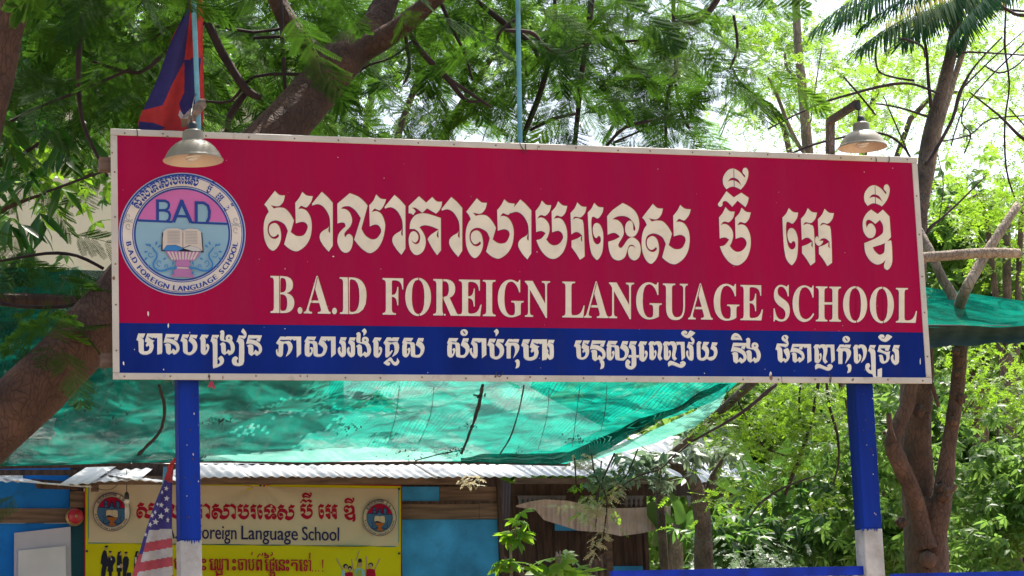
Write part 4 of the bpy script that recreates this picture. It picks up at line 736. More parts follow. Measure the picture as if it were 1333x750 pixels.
# wooden poles standing and lying over the right-hand net
def log(name, pts, Y, m, label, cat='pole', group=None):
    b = B(); pxtube(b, pts, Y, 5, 12, .05); return link(name, b.mesh(M[m], True), None, label, cat, group)
log('wooden_pole', [(1185, 336, 14), (1230, 333, 14), (1280, 329.5, 14.5), (1327, 330, 13)], 0.75, 'barkp', 'short level peeling log sticking out right of the board')
log('wooden_pole', [(1324, 268, 12, 1.9), (1300, 305, 13, 1.8), (1275, 345, 15, 1.8), (1255, 382, 16, 1.8), (1245, 410, 16, 2.3)], 1.8, 'barkp', 'pale slanting stem rising to the right above the net strip')
log('wooden_pole', [(1196, 300, 12, 2.4), (1212, 330, 13, 2.3), (1226, 362, 14, 2.3), (1240, 386, 15, 2.3), (1244, 415, 15, 2.3)], 2.3, 'barkp', 'pale slanting stem leaning left beside the edge of the board')

# ------------------------------------------------------------------ blue school shed
SY = 7.0
shed = thing('school_shed', 'low blue shed with a bright corrugated tin roof behind the board', 'shed', (P(330, 700, SY)[0], SY, 0))
def panel(name, x0, x1, y0, y1, Y, th, m, parent=shed, ground=False, label=None, inset=0.0):
    a = P(x0, y0, Y); c = P(x1, y1, Y); bx = P(x0, y1, Y); d = P(x1, y0, Y); zb = 0 if ground else None
    b = B(); poly = [(a[0], a[2]), (d[0], d[2]), (c[0] if not ground else d[0], c[2] if not ground else 0), (bx[0] if not ground else a[0], bx[2] if not ground else 0)]
    b.prism(poly, Y-th, Y+.0); return link(name, b.mesh(M[m]), parent, label)
panel('wall_panel', -160, 91, 608, 662, SY, .02, 'wallblue2'); panel('plank', -160, 97, 662.5, 681, SY-.02, .035, 'woodh'); panel('wall_panel', -160, 91, 681.5, 760, SY, .02, 'wallblue2', ground=True)
panel('wall_panel', 91.3, 530, 640, 760, SY+.01, .02, 'teal', ground=True); panel('post', 90, 108, 615, 660, SY-.005, .05, 'woodd'); panel('post', 91, 111, 640, 661, SY-.06, .02, 'wood')
panel('wall_panel', 521, 651, 676.5, 760, SY, .02, 'wallblue', ground=True); panel('plank', 521, 622, 657, 676, SY-.005, .035, 'woodh'); panel('plank', 622.5, 653, 656, 675.5, SY-.008, .035, 'woodh')
panel('wall_panel', 515, 571, 634, 656.5, SY, .02, 'wallblue'); panel('plank', 571.5, 645, 634, 656.5, SY-.002, .022, 'woodh'); panel('plank', 521, 646, 652.5, 656.5, SY-.026, .012, 'woodd')
panel('wall_panel', 80, 651, 604, 636, SY+.06, .02, 'woodd'); panel('post', 645.5, 651, 626, 760, SY-.03, .04, 'woodd', ground=True)
panel('fascia', 100, 610, 620, 631, 6.75, .03, 'wood'); panel('fascia', -160, 99, 612, 619, 6.8, .03, 'woodd'); panel('side_wall', 600, 652, 640, 760, SY+2.4, .02, 'woodd', ground=True)
def wavy_sheet(b, o, ux, ul, w_, l_, amp=.006, pitch=.078, n=None):
    o = np.array(o, float); ux = np.array(ux, float)/np.linalg.norm(ux); ul = np.array(ul, float)/np.linalg.norm(ul); nn = np.cross(ux, ul); n = n or int(w_/pitch*6); V = []; Fc = []
    for j in range(3):
        for i in range(n+1):
            s = w_*i/n; h = amp*math.sin(2*math.pi*s/pitch); V.append(o+ux*s+ul*(l_*j/2)+nn*h)
    for j in range(2):
        for i in range(n): k = j*(n+1)+i; Fc.append((k, k+1, k+n+2, k+n+1))
    V2 = [v-nn*.0016 for v in V]; m_ = len(V); Fc2 = [(a+m_, d+m_, c+m_, b_+m_) for a, b_, c, d in Fc]
    edge = [(i, i+m_, i+1+m_, i+1) for i in range(n)]
    b.add(V+V2, Fc+Fc2+edge)
def roof_sheet(px0, px1, py, Y, slope, L, parent, mname='tin', skew=0.0, tilt=0.0, label=None):
    a = P(px0, py, Y); c = P(px1, py+tilt, Y); b = B(); wavy_sheet(b, a, c-a, (skew, math.cos(slope), math.sin(slope)), np.linalg.norm(c-a), L); return link('roof_sheet', b.mesh(M[mname], True), parent, label)
x = 262
for k in range(7):
    roof_sheet(x, x+64, 621+random.uniform(-.8, .8), 6.5+random.uniform(-.03, .03), .27, 1.9, shed); roof_sheet(x-20, x+44, 608.5+random.uniform(-.6, .6), 7.9, .27, 3.2, shed) if k < 7 else 0; x += 61
for x0, x1, py, tl, sk, Yd, sl in ((-60, 30, 627, 0, .1, 6.55, .24), (20, 62, 626, 3, -.35, 6.5, .2), (55, 120, 629, 5, -.5, 6.45, .16), (75, 118, 632, -3, .5, 6.42, .34), (112, 180, 628, -3, .35, 6.5, .26), (165, 225, 623, 6, -.3, 6.47, .2), (222, 268, 627, -5, .1, 6.5, .26), (-80, 60, 612, -2, 0, 7.9, .26), (50, 200, 611, -1, 0.05, 7.92, .26), (190, 262, 610, 0, 0, 7.9, .26)):
    roof_sheet(x0, x1, py, Yd, sl, 1.7 if Yd < 7 else 3, shed, skew=sk, tilt=tl)
b = B(); a = P(60, 634, 6.6); b.prism([(a[0]-.1, a[2]+.06), (a[0]+.26, a[2]+.03), (a[0]+.22, a[2]-.02), (a[0]-.06, a[2]-.01)], 6.6, 6.62); link('broken_board', b.mesh(M['woodd']), shed)
# boards, bell, bulb
bd = thing('notice_board', 'tall lilac-white board leaning on the blue wall under the plank', 'board', tuple(P(55, 760, SY-.06)))
b = B(); poly = [P2(18.5, 694, SY-.06), P2(91.5, 686, SY-.06), P2(93, 800, SY-.06), P2(18, 800, SY-.06)]; b.prism(poly, SY-.075, SY-.05); link('back_board', b.mesh(M['board']), bd)
b = B(); poly = [P2(24, 717, SY-.1), P2(85, 711, SY-.1), P2(86, 800, SY-.1), P2(23, 800, SY-.1)]; b.prism(poly, SY-.12, SY-.08); link('front_panel', b.mesh(M['boardw']), bd)
bl = thing('alarm_bell', 'round red alarm bell mounted at the end of the plank', 'bell', tuple(P(98, 672, SY-.12)))
c = P(98.5, 672, SY-.12); b = B(); b.lathe(c, [(.001, -.038), (.02, -.036), (.045, -.028), (.056, -.012), (.058, 0)], 24, 1); link('gong', b.mesh(M['bell'], True), bl)
c = P(97.5, 673, SY-.12); b = B(); b.lathe(c, [(.001, .012), (.066, .012), (.066, .03), (.001, .03)], 24, 1); link('base_ring', b.mesh(M['brass'], True), bl); c = P(98.5, 672, SY-.12); b = B(); b.lathe(c, [(.001, -.045), (.010, -.043), (.012, -.036)], 12, 1); link('bolt', b.mesh(M['brass'], True), bl)
bu = thing('hanging_bulb', 'energy saving bulb hanging on a black cord before the banner', 'light bulb', tuple(P(165, 676, 6.7)))
q = lambda x, y: P(x, y, 6.75)
b = B(); b.tube([q(165, 612), q(165, 640)], .003, 6); b.tube(smoothpts([q(124, 635), q(135, 638), q(147, 636), q(156, 628), q(163, 622)], 4), .0025, 5); link('cord', b.mesh(M['black']), bu)
b = B(); k5 = mpp(6.75); b.lathe(q(165, 640), [(.001, 0), (2*k5, -1*k5), (3*k5, -4*k5), (3*k5, -9*k5), (2.4*k5, -10*k5)], 14); link('socket', b.mesh(M['black'], True), bu)
b = B(); b.lathe(q(165, 650), [(.001, .3*k5), (2.4*k5, 0), (3.3*k5, -2*k5), (3.3*k5, -5*k5), (.001, -6*k5)], 14); link('ballast', b.mesh(M['tube'], True), bu)
b = B()
for dx in (-1.6, 0, 1.6): b.tube([q(165+dx, 656), q(165+dx, 675)], .8*k5, 6)
link('glass_tube', b.mesh(M['tube'], True), bu)
b = B(); b.box(q(125, 634)-np.array((.03, 0, .03)), q(125, 634)+np.array((.02, .05, .04))); link('bracket', b.mesh(M['wood']), bu)

# ------------------------------------------------------------------ the banner on the shed
BY = 6.93
bt = lambda x: 627.5+(x-110)*.015; bq = [P2(110, 625, BY), P2(522, 632, BY)]
TLc, TRc = P(109, 626, BY), P(521.5, 633.5, BY)
def bdisp(x, z):
    d = 0
    for (cx, cz), ang, a, ww in ((TRc[[0, 2]], -2.35, .030, .07), (TRc[[0, 2]], -2.05, -.022, .06), (TRc[[0, 2]], -2.75, .014, .09), (TLc[[0, 2]], -.65, .028, .07), (TLc[[0, 2]], -.95, -.016, .07)):
        dx, dz = x-cx, z-cz; r = math.hypot(dx, dz); th = math.atan2(dz, dx)-ang; d += a*math.exp(-(th*r/ww/(.4+r))**2)*min(1, r*2)*math.exp(-r*.7)
    c3 = P(338, 631, BY); dx, dz = x-c3[0], z-c3[2]; r = math.hypot(dx, dz); th = math.atan2(dz, dx); d += .012*math.cos(th*9)*math.exp(-r*2.0)*min(1, r*6)
    return d+.004*math.sin(x*5+z*2)-.03
ban = thing('banner', 'cream and yellow school banner with red Khmer title pinned across the shed wall', 'banner', tuple(P(315, 780, BY)))
def bgrid(x0, x1, ya, yb, off, m, nx=90, ny=40):
    G_ = []
    for k in range(ny+1):
        v = k/ny; row = []
        for i in range(nx+1):
            x = x0+(x1-x0)*i/nx; y = ya(x)+(yb(x)-ya(x))*v; p = P(x, y, BY-off); row.append(p+np.array((0, bdisp(p[0], p[2]), 0)))
        G_.append(row)
    return sheet(G_, M[m])
lin = lambda y0, s: (lambda x: y0+(x-110)*s)
link('border', bgrid(109, 522, lin(625, .017), lin(800, .012), 0, 'vred'), ban); link('yellow_field', bgrid(110.5, 520.5, lin(626.5, .017), lin(799, .012), .002, 'vinyly'), ban)
link('cream_field', bgrid(114.5, 517.5, lin(630.2, .0165), lin(707, .0115), .004, 'vinyl'), ban)
pr = Print(BY, .0055, bdisp, .0006)
pr.many([stroke([(114+i*10, 707.3+i*10*.0115) for i in range(41)], 1.3)], 'vteal'); pr.many([stroke([(517.7, 637+k*10) for k in range(8)], 1.0), stroke([(114.5, 631+k*10) for k in range(8)], 1.0)], 'vteal')
k0 = pr.k
for i, (gn, gx, gy) in enumerate(TITLE):
    pr.k = k0+(i % 3)*.2; out = []
    for l in TL[i]:
        if i < 13: f = lambda x, y: (176.9+(x-343)*.3705, 654+(x-343)*.005+((y-248)-(x-343)*.034)*.275)
        elif i < 16: f = lambda x, y: (389.7+(x-936)*.40, 655.6+(y-270)*.275)
        elif i < 20: f = lambda x, y: (413.7+(x-1020)*.385, 656+(y-271)*.275)
        else: f = lambda x, y: (447+(x-1124)*.40, 658+(y-275)*.285)
        out.append([f(x, y) for x, y in l])
    pr.shape(out, 'vred')
pr.k = k0+1
rep = ((-.2, 0), (.25, 0), (0, .15))
for s, xa, xb in (('B.A.D', 203, 243), ('Foreign', 254.5, 307), ('Language', 313.5, 386.5), ('School', 392.5, 440.5)):
    for r in rep: textquad(pr, s, (xa, xb), (684.5+(xa-300)*.018, 702.3+(xa-300)*.014), (684.5+(xb-300)*.018, 702.3+(xb-300)*.014), 'vblue', 'H', (r,)); pr.k -= .6
    pr.k += .5
# yellow-field line: base letters with marks set one by one
yl = lambda x: 742.5+(x-260)*.012
def kh(s, xa, xb, dy=0.0, hs=1.0):
    V, Fc = text2d(s); hv, _ = text2d('ន'); hh = max(v[1] for v in hv); x0 = min(v[0] for v in V); x1 = max(v[0] for v in V)
    for r in (-.45, 0, .45):
        pr.put([(xa+(xb-xa)*(x-x0)/(x1-x0)+r, yl(xa)+dy-15.0*y/hh*hs) for x, y in V], Fc, 'vred'); pr.k -= .7
for s, xa, xb in (('ច', 226, 236), ('ះ', 262, 268), ('េ', 272, 278), ('ឈ', 279, 290), ('ា', 291, 297), ('ះ', 302, 306), ('ច', 309, 315.5), ('ា', 316.5, 320), ('ប', 322, 330), ('ព', 333, 340), ('ៃ', 343, 349), ('ថ', 350, 356), ('េ', 357, 361), ('ន', 362, 370), ('ះ', 371.5, 375), ('ត', 378, 386), ('េ', 388, 393), ('ទ', 394, 399), ('ា', 400, 403.5)): kh(s, xa, xb)
kh('ម', 280, 290, 8.5, .55); kh('ង', 350, 357, 9, .55)
pr.many([stroke([(326.5, 723), (327.5, 719)], 1.6), stroke([(401.8, 728), (402.2, 720)], 1.8), stroke([(334, 726), (337, 721.5), (340.5, 724), (341, 720)], 1.6), stroke([(351, 724), (354, 722), (353, 719)], 1.6)]+[ell(406+4*k, 743.5, .9, .9, 8) for k in range(3)]+[[(418.3, 729), (420.3, 729), (419.9, 740), (418.9, 740)], ell(419.3, 743.6, .95, .95, 8)], 'vred')
link('banner_lettering', pr.mesh(), ban)
pal = {'elight': 'vinyl', 'ebl': 'vblue', 'epink': 'vred', 'esky': 'esteel', 'ecream': 'vinyl', 'escroll': 'vblue', 'emag': 'eorange', 'epage': 'vinyl', 'white': 'vinyl', 'egrey': 'egrey'}
def flatdisp(cx, cy, r):
    """tangent plane of the vinyl under an emblem, so its layers stay in order"""
    S = [P(cx+r*a_, cy+r*b_, BY) for a_ in np.linspace(-1, 1, 7) for b_ in np.linspace(-1, 1, 7)]; A_ = np.array([[1, s[0], s[2]] for s in S]); y_ = np.array([bdisp(s[0], s[2]) for s in S]); k_ = np.linalg.lstsq(A_, y_, rcond=None)[0]; mrg = max(0, (A_@k_-y_).max())+.001
    return lambda x, z: k_[0]+k_[1]*x+k_[2]*z-mrg
emblem(ban, 'banner_emblem', 'round BAD emblem at the left end of the banner', 144.5, 667, 25, 25.8, BY, .0055, flatdisp(144.5, 667, 26), pal, True)
emblem(ban, 'banner_emblem', 'round BAD emblem under the creased right corner of the banner', 492.5, 674.5, 22, 24.5, BY, .0055, flatdisp(492.5, 674.5, 25), pal, True)
pr = Print(BY, .0055, bdisp, .0006); Z = lambda L: [(120+x/13.33, 700+y/13.33) for x, y in L]; sh = lambda s: Z([tuple(map(float, t.split(','))) for t in s.split()])
pr.many([sh("205,215 235,240 255,330 265,400 265,500 240,515 235,560 210,700 140,720 150,560 165,480 135,450 150,330 175,245"), sh("285,320 345,320 385,350 395,420 365,465 350,500 355,590 330,600 330,720 280,720 275,600 250,585 265,490 262,400 268,340"), sh("440,250 490,250 500,330 505,430 510,500 505,590 480,600 480,720 430,720 430,600 410,590 415,480 420,330"), sh("545,330 600,330 625,380 620,470 600,560 585,600 580,720 520,720 520,560 515,480 520,380"), sh("740,250 790,240 790,330 780,430 740,560 735,640 710,640 712,470 720,340"), sh("590,610 660,610 670,720 585,720")], 'navy')
pr.many([Z(ell(228, 185, 24, 34, 14)), Z(ell(302, 270, 22, 30, 14)), Z(ell(478, 285, 18, 34, 14)), Z(ell(572, 290, 22, 28, 14)), Z(ell(772, 295, 16, 30, 12)), sh("470,460 520,460 525,510 500,540 470,520"), sh("285,330 320,330 320,350 290,350")], 'skin')
pr.many([Z(ell(236, 160, 30, 18, 12)), Z(ell(302, 248, 26, 16, 12)), sh("445,260 480,235 500,255 480,262 462,300 450,380 435,380"), Z(ell(575, 265, 28, 16, 12)), sh("740,250 775,235 795,250 770,262 760,330 742,340")], 'navy')
pr.many([sh("725,345 755,340 755,450 730,460"), sh("425,490 470,490 470,525 430,530"), sh("310,365 330,365 330,395 315,395")], 'white')
link('banner_figures', pr.mesh(), ban, 'printed dark-suited figures at the left of the yellow part', kind='stuff'); pr = Print(BY, .0055, bdisp, .0006)
Z2 = lambda L: [(420+x/13.33, 710+y/13.33) for x, y in L]
pr.many([Z2(stroke([(240, 230), (280, 320), (340, 440)], 22)), Z2(stroke([(490, 240), (500, 330), (520, 460)], 20)), Z2(stroke([(625, 95), (590, 190), (560, 270)], 16)), Z2(stroke([(730, 190), (745, 300), (740, 430)], 20)), Z2(stroke([(975, 230), (930, 330), (890, 420)], 20)), Z2(stroke([(610, 240), (590, 330), (575, 400)], 16))], 'skin')
pr.many([Z2(ell(385, 365, 42, 42, 14)), Z2(ell(630, 275, 34, 44, 14)), Z2(ell(815, 345, 44, 40, 14))], 'navy'); pr.many([Z2(ell(460, 400, 36, 40, 14))], 'navy')
pr.many([Z2(ell(395, 385, 26, 34, 14)), Z2(ell(635, 345, 34, 44, 14)), Z2(ell(810, 365, 32, 36, 14)), Z2(ell(458, 425, 24, 32, 14))], 'skin')
pr.many([Z2([(320, 440), (370, 430), (390, 560), (310, 760)]), Z2([(540, 420), (600, 400), (690, 420), (720, 470), (700, 760), (540, 760)])], 'esky')
pr.many([Z2([(375, 480), (440, 465), (505, 470), (520, 760), (360, 760)]), Z2([(740, 420), (800, 410), (890, 420), (910, 560), (900, 760), (730, 760)])], 'vred')
pr.many([Z2([(590, 430), (650, 425), (660, 560), (650, 760), (570, 760), (560, 500)]), Z2(ell(815, 540, 60, 100, 16))], 'green')
link('banner_figures', pr.mesh(), ban, 'printed cheering children at the right of the yellow part', kind='stuff')
b = B()
for x, y in ((338, 632.5), (518.5, 637), (112.5, 718), (518.5, 721), (112, 629)):
    q = P(x, y, BY-.012); q[1] += bdisp(q[0], q[2]); b.lathe(q, [(.001, -.008), (.008, -.006), (.009, .008)], 10, 1)
link('eyelet', b.mesh(M['black']), ban)

# ------------------------------------------------------------------ brown wooden house further back
HY = 9.2
hs = thing('wooden_house', 'dark brown plank house with carved eave trim and a draped curtain', 'house', (P(745, 700, HY)[0], HY, 0))
x = 600.0
while x < 834:
    wd = random.choice((17, 19, 21)); x2 = min(x+wd, 835); panel('plank', x, x2-.7, 640, 760, HY-random.uniform(0, .012), .03, 'woodd', hs, ground=True); x = x2
panel('beam', 655, 1000, 630, 646, HY-.35, .06, 'woodd', hs); panel('beam', 670, 905, 623, 630, HY-.9, .05, 'wood', hs); panel('wall_panel', 795, 836, 737, 760, HY-.05, .01, 'wallblue', hs, ground=True); panel('wall_panel', 722, 768, 682, 691, HY-.05, .01, 'wallblue', hs)
panel('post', 783, 791, 640, 760, HY-.30, .06, 'wood', hs, ground=True); panel('post', 833, 838, 640, 760, HY-.1, .06, 'woodd', hs, ground=True); panel('plank', 676, 705, 640, 655, HY-.1, .02, 'teal', hs)
b = B(); 
for x in list(np.arange(677, 733, 6.2))+list(np.arange(815, 836, 6.2))+list(np.arange(896, 925, 6.2)):
    poly = [P2(x-3.05, 645.5, HY-.42), P2(x+3.05, 645.5, HY-.42), P2(x+2.9, 649, HY-.42), P2(x+1.2, 652, HY-.42), P2(x+2.1, 655.5, HY-.42), P2(x, 660, HY-.42), P2(x-2.1, 655.5, HY-.42), P2(x-1.2, 652, HY-.42), P2(x-2.9, 649, HY-.42)]
    b.prism(poly, HY-.44, HY-.42)
link('carved_trim', b.mesh(M['lace']), hs, kind='stuff')
for x0 in np.arange(655, 905, 50): roof_sheet(x0, min(x0+52, 908), 619.5+random.uniform(-.6, .6), 8.2, .30, 4.6, hs)
top = [(672, 658), (690, 653), (708, 650), (740, 652), (767, 658), (794, 662), (830, 661), (873, 659)]; bot = [(672, 660), (697, 664), (708, 677), (731, 684), (753, 691), (785, 693), (808, 698), (837, 694), (849, 691), (873, 685)]
grid = []
for k in range(13):
    v = k/12; grid.append([P(672+201*i/150, interp(top, 672+201*i/150)*(1-v)+interp(bot, 672+201*i/150)*v, HY-.55+.014*(math.sin(i*.55+2*math.sin(i*.13))+.6*math.sin(i*1.37+1.3*math.sin(i*.3)))*(.4+v)) for i in range(151)])
cu = link('curtain', sheet(grid, M['curtain']), None, 'pale pinkish curtain draped in a scallop under the carved trim', 'curtain')
b = B(); q = P(650, 625, 7.6); wavy_sheet(b, P(651, 706, 7.6), P(677, 716, 7.9)-P(651, 706, 7.6), P(654, 620, 7.5)-P(651, 706, 7.6), .18, .50, .01, .06); link('side_sheet', b.mesh(M['tindark'], True), shed, 'dark corrugated sheet hanging at the right end')
b = B(); b.bar(P(650, 722, 7.8), P(686, 752, 7.8), .04, .03); link('wooden_strut', b.mesh(M['wood']), None, 'slanting brown strut at the right corner of the blue wall', 'strut')
rag = []
for k in range(9):
    v = k/8; rag.append([P((762+26*i/12)*(1-v)+(758+34*i/12)*v+2*math.sin(v*4), (735-17*(i/12)**1.2)*(1-v)+790*v, HY-.7+.03*math.sin(i*1.9+v*2)) for i in range(13)])
pr = link('hanging_cloth', sheet(rag, mat('brown_rag', (.20, .13, .10), .9, .3, 14, c2=(.08, .05, .04), stretch=(5, 1, 1))), None, 'brown bunched cloth hung beside the house post', 'cloth')
# small second roof in the trees
r2 = thing('garden_shelter', 'small shelter whose white tin roof shows between the leaves', 'shelter', (P(960, 620, 11)[0], 11, 0))
for x0, py in ((905, 628), (945, 629), (985, 631)): roof_sheet(x0, x0+42, py, 10.6, .35, 2.0, r2)
panel('beam', 880, 1010, 629, 634, 10.9, .05, 'woodd', r2); panel('post', 945, 955, 633, 760, 11.0, .08, 'woodd', r2, ground=True)
# cream building up behind the left-hand trees
cbd = thing('cream_building', 'tall cream plastered building glimpsed behind the trees at upper left', 'building', (P(200, 300, 19)[0], 19, 0))
a = P(-80, 60, 19); c = P(425, 130, 19); b = B(); b.box((a[0], 19, 0), (c[0], 24, P(300, 70, 19)[2])); link('wall', b.mesh(M['wall_cream']), cbd)
zz = P(300, 112, 19)[2]; b = B(); b.box((a[0], 18.85, zz-.06), (c[0]+.1, 18.998, zz+.06)); link('ledge', b.mesh(M['wall_cream']), cbd)
# ------------------------------------------------------------------ foliage templates (all quads)
def rotm(d, roll):
    """columns: x along d, z the blade's normal, rolled about d"""
    d = d/np.linalg.norm(d, axis=-1, keepdims=True); up = np.zeros_like(d); up[..., 2] = 1; up[..., 0] = 0.01
    y = np.cross(up, d); y /= np.linalg.norm(y, axis=-1, keepdims=True); z = np.cross(d, y)
    c, s = np.cos(roll)[..., None], np.sin(roll)[..., None]; y2 = y*c+z*s; z2 = -y*s+z*c
    return np.stack([d, y2, z2], -1)
def leaf_t(L=1.0, Wd=.3, fold=.15, droop=.1):
    """folded pointed leaf: 8 verts, 6 quads? -> 4 quads"""
    x = np.array([0, .3, .7, 1.0])*L; h = np.array([.02, 1, .8, .02])*Wd/2; V = []
    for i in range(4):
        z = -droop*L*(x[i]/L)**2; V += [(x[i], -h[i], z+fold*h[i]), (x[i], 0, z), (x[i], h[i], z+fold*h[i])]
    F_ = []
    for i in range(3): F_ += [(3*i, 3*i+3, 3*i+4, 3*i+1), (3*i+1, 3*i+4, 3*i+5, 3*i+2)]
    return np.array(V), np.array(F_)
def leaf_s(L=1.0, Wd=.45):
    return np.array([(0, 0, 0), (.45*L, -Wd/2, .04*L), (L, 0, -.05*L), (.45*L, Wd/2, .04*L)]), np.array([(0, 1, 2, 3)])
def joint(parts):
    V = []; F_ = []; n = 0
    for v, f in parts: V.append(v); F_.append(f+n); n += len(v)
    return np.concatenate(V), np.concatenate(F_)
def place(t, pos, d, roll, sc=1.0):
    v, f = t; Mx = rotm(np.array(d, float)[None], np.array([roll]))[0]; return (v*sc)@Mx.T+np.array(pos), f
def strip(a, b_, w_):
    a = np.array(a, float); b_ = np.array(b_, float); d = b_-a; n = np.cross(d, (0, 0, 1)); n = n/(np.linalg.norm(n)+1e-9)*w_/2
    return np.array([a-n, b_-n, b_+n, a+n]), np.array([(0, 1, 2, 3)])
def frond_t(L=.5, npin=11, pl=.15, nl=17, seed=0):
    r = random.Random(seed); parts = []; lf = (np.array([(0, -.2, 0), (.75, -.42, 0), (1, .05, 0), (.3, .42, 0)]), np.array([(0, 1, 2, 3)]))
    cx = lambda s: np.array((L*s, .03*L*math.sin(s*3), -L*.28*s*s))
    for k in range(6): parts.append(strip(cx(k/6), cx((k+1)/6), .004))
    for k in range(npin):
        s = .12+.86*(k+.5)/npin; ln = pl*(math.sin(math.pi*(.18+.72*s))**.7)*r.uniform(.85, 1.1)
        for sd in (-1, 1):
            if r.random() < .06: continue
            a = math.radians(58+r.uniform(-8, 8)-s*18); d = np.array((math.cos(a), sd*math.sin(a), -.22+r.uniform(-.12, .1))); d /= np.linalg.norm(d); o = cx(s)
            e = o+d*ln+np.array((0, 0, -.10*ln)); parts.append(strip(o, e, .0022)); side = np.cross(d, (0, 0, 1)); side /= np.linalg.norm(side)
            for j in range(nl):
                q = (j+.6)/nl; p = o+(e-o)*q-np.array((0, 0, .05*ln*q*(1-q))); ll = .021*(.75+.5*math.sin(math.pi*q))*r.uniform(.9, 1.1)
                for s2 in (-1, 1):
                    dd = side*s2+d*.35; dd /= np.linalg.norm(dd); pp = np.cross((0, 0, 1.0), dd); w3 = lf[0]*np.array((ll, ll*.35, 1)); parts.append((p+np.outer(w3[:, 0], dd)+np.outer(w3[:, 1]/1.0, pp)+np.array((0, 0, -.15))*w3[:, :1], lf[1]))
    return joint(parts)
def spray_t(n=9, L=.16, ll=.03, seed=0, wd=.5):
    r = random.Random(seed); parts = [strip((0, 0, 0), (L, 0, -.1*L), .003)]
    for k in range(n):
        s = (k+.6)/n; o = (L*s, 0, -.1*L*s)
        for sd in ((-1, 1) if k < n-1 else (0,)):
            a = math.radians(r.uniform(45, 75))*sd; d = (math.cos(a), math.sin(a), r.uniform(-.4, .25)); parts.append(place(leaf_s(ll*r.uniform(.8, 1.15), ll*wd), o, d, r.uniform(-.5, .5)))
    return joint(parts)
def whorl_t(n=8, ll=.2, wd=.055, seed=0, down=.5):
    r = random.Random(seed); parts = []
    for k in range(n):
        a = k*2.4+r.uniform(-.3, .3); parts.append(place(leaf_t(ll*r.uniform(.7, 1.1), wd, .2, .25), (0, 0, 0), (math.cos(a), math.sin(a), -down+r.uniform(-.4, .5)), r.uniform(-.4, .4)))
    return joint(parts)
def palm_t(L=1.6, n=55, ll=.42, seed=0, droop=.35, sag=.9):
    r = random.Random(seed); parts = []; cx = lambda s: np.array((L*s, 0, -L*droop*s*s))
    for k in range(12): parts.append(strip(cx(k/12), cx((k+1)/12), .022*(1-k/14)))
    for k in range(n):
        s = .1+.9*k/n; l = ll*(.45+math.sin(math.pi*min(1, .15+s*.8))*.7)*r.uniform(.85, 1.1)
        for sd in (-1, 1):
            a = math.radians(62-s*30)*sd; d = (math.cos(a), math.sin(a), -sag*r.uniform(.5, 1.1)); v, f = place(leaf_t(l, .022, .3, .22), cx(s), d, r.uniform(-.4, .4)); parts.append((v, f))
    return joint(parts)
def fastmesh(V, Fq, m, attr=None):
    me = bpy.data.meshes.new('m'); V = np.asarray(V, np.float32); Fq = np.asarray(Fq, np.int32); me.vertices.add(len(V)); me.vertices.foreach_set('co', V.ravel())
    me.loops.add(Fq.size); me.loops.foreach_set('vertex_index', Fq.ravel()); me.polygons.add(len(Fq)); me.polygons.foreach_set('loop_start', np.arange(0, Fq.size, 4, dtype=np.int32)); me.polygons.foreach_set('loop_total', np.full(len(Fq), 4, np.int32))
    if attr is not None: a = me.attributes.new('v', 'FLOAT', 'POINT'); a.data.foreach_set('value', np.asarray(attr, np.float32))
    me.materials.append(m); me.update(calc_edges=True); return me
def scatter(temps, pos, d, roll, sc, m, jit=.12):
    """many copies of the templates joined into one mesh"""
    n = len(pos); R_ = rotm(np.asarray(d, float), np.asarray(roll, float)); which = rng.integers(0, len(temps), n); VV = []; FF = []; AA = []; base = 0
    for t, (v, f) in enumerate(temps):
        idx = np.nonzero(which == t)[0]
        if not len(idx): continue
        X = np.einsum('nij,kj->nki', R_[idx], v)*np.asarray(sc)[idx][:, None, None]+np.asarray(pos)[idx][:, None, :]
        VV.append(X.reshape(-1, 3)); FF.append((f[None]+(np.arange(len(idx))*len(v))[:, None, None]+base).reshape(-1, 4)); base += len(idx)*len(v)
        AA.append(np.repeat(rng.random(len(idx)), len(v))+rng.uniform(0, jit, len(idx)*len(v)).round(1))
    return fastmesh(np.concatenate(VV), np.concatenate(FF), m, np.concatenate(AA))
def dirs(n, down=.3, spread=1.0, bias=(0, 0, 0)):
    a = rng.uniform(0, 2*math.pi, n); d = np.stack([np.cos(a)*spread, np.sin(a)*spread, rng.normal(-down, .35, n)], -1)+np.array(bias); return d
def clumps(spec, n):
    """spec: (px, py, rx px, ry px, Y, ry depth m, weight) ellipsoids -> n points"""
    wts = np.array([s[6] if len(s) > 6 else s[2]*s[3] for s in spec], float); wts /= wts.sum(); k = rng.choice(len(spec), n, p=wts); out = np.empty((n, 3))
    for j, s in enumerate(spec):
        I = np.nonzero(k == j)[0]; u = rng.normal(size=(len(I), 3)); u /= np.linalg.norm(u, axis=1, keepdims=True); u *= (rng.random(len(I))**(1/2.2))[:, None]
        Y = s[4]+u[:, 1]*s[5]; px = s[0]+u[:, 0]*s[2]; py = s[1]+u[:, 2]*s[3]
        for q, (a, b_, c) in zip(I, zip(px, py, Y)): out[q] = P(a, b_, c)
    return out
def bumpy(spec, n, sub=14, r=.22):
    """break each ellipsoid into small tufts so light and dark clumps read"""
    C0 = clumps(spec, sub); k = rng.integers(0, sub, n); return C0[k]+rng.normal(size=(n, 3))*r*rng.uniform(.5, 1.3, sub)[k][:, None]
FR = [frond_t(seed=s, L=.46+.05*s, npin=10+s) for s in range(3)]
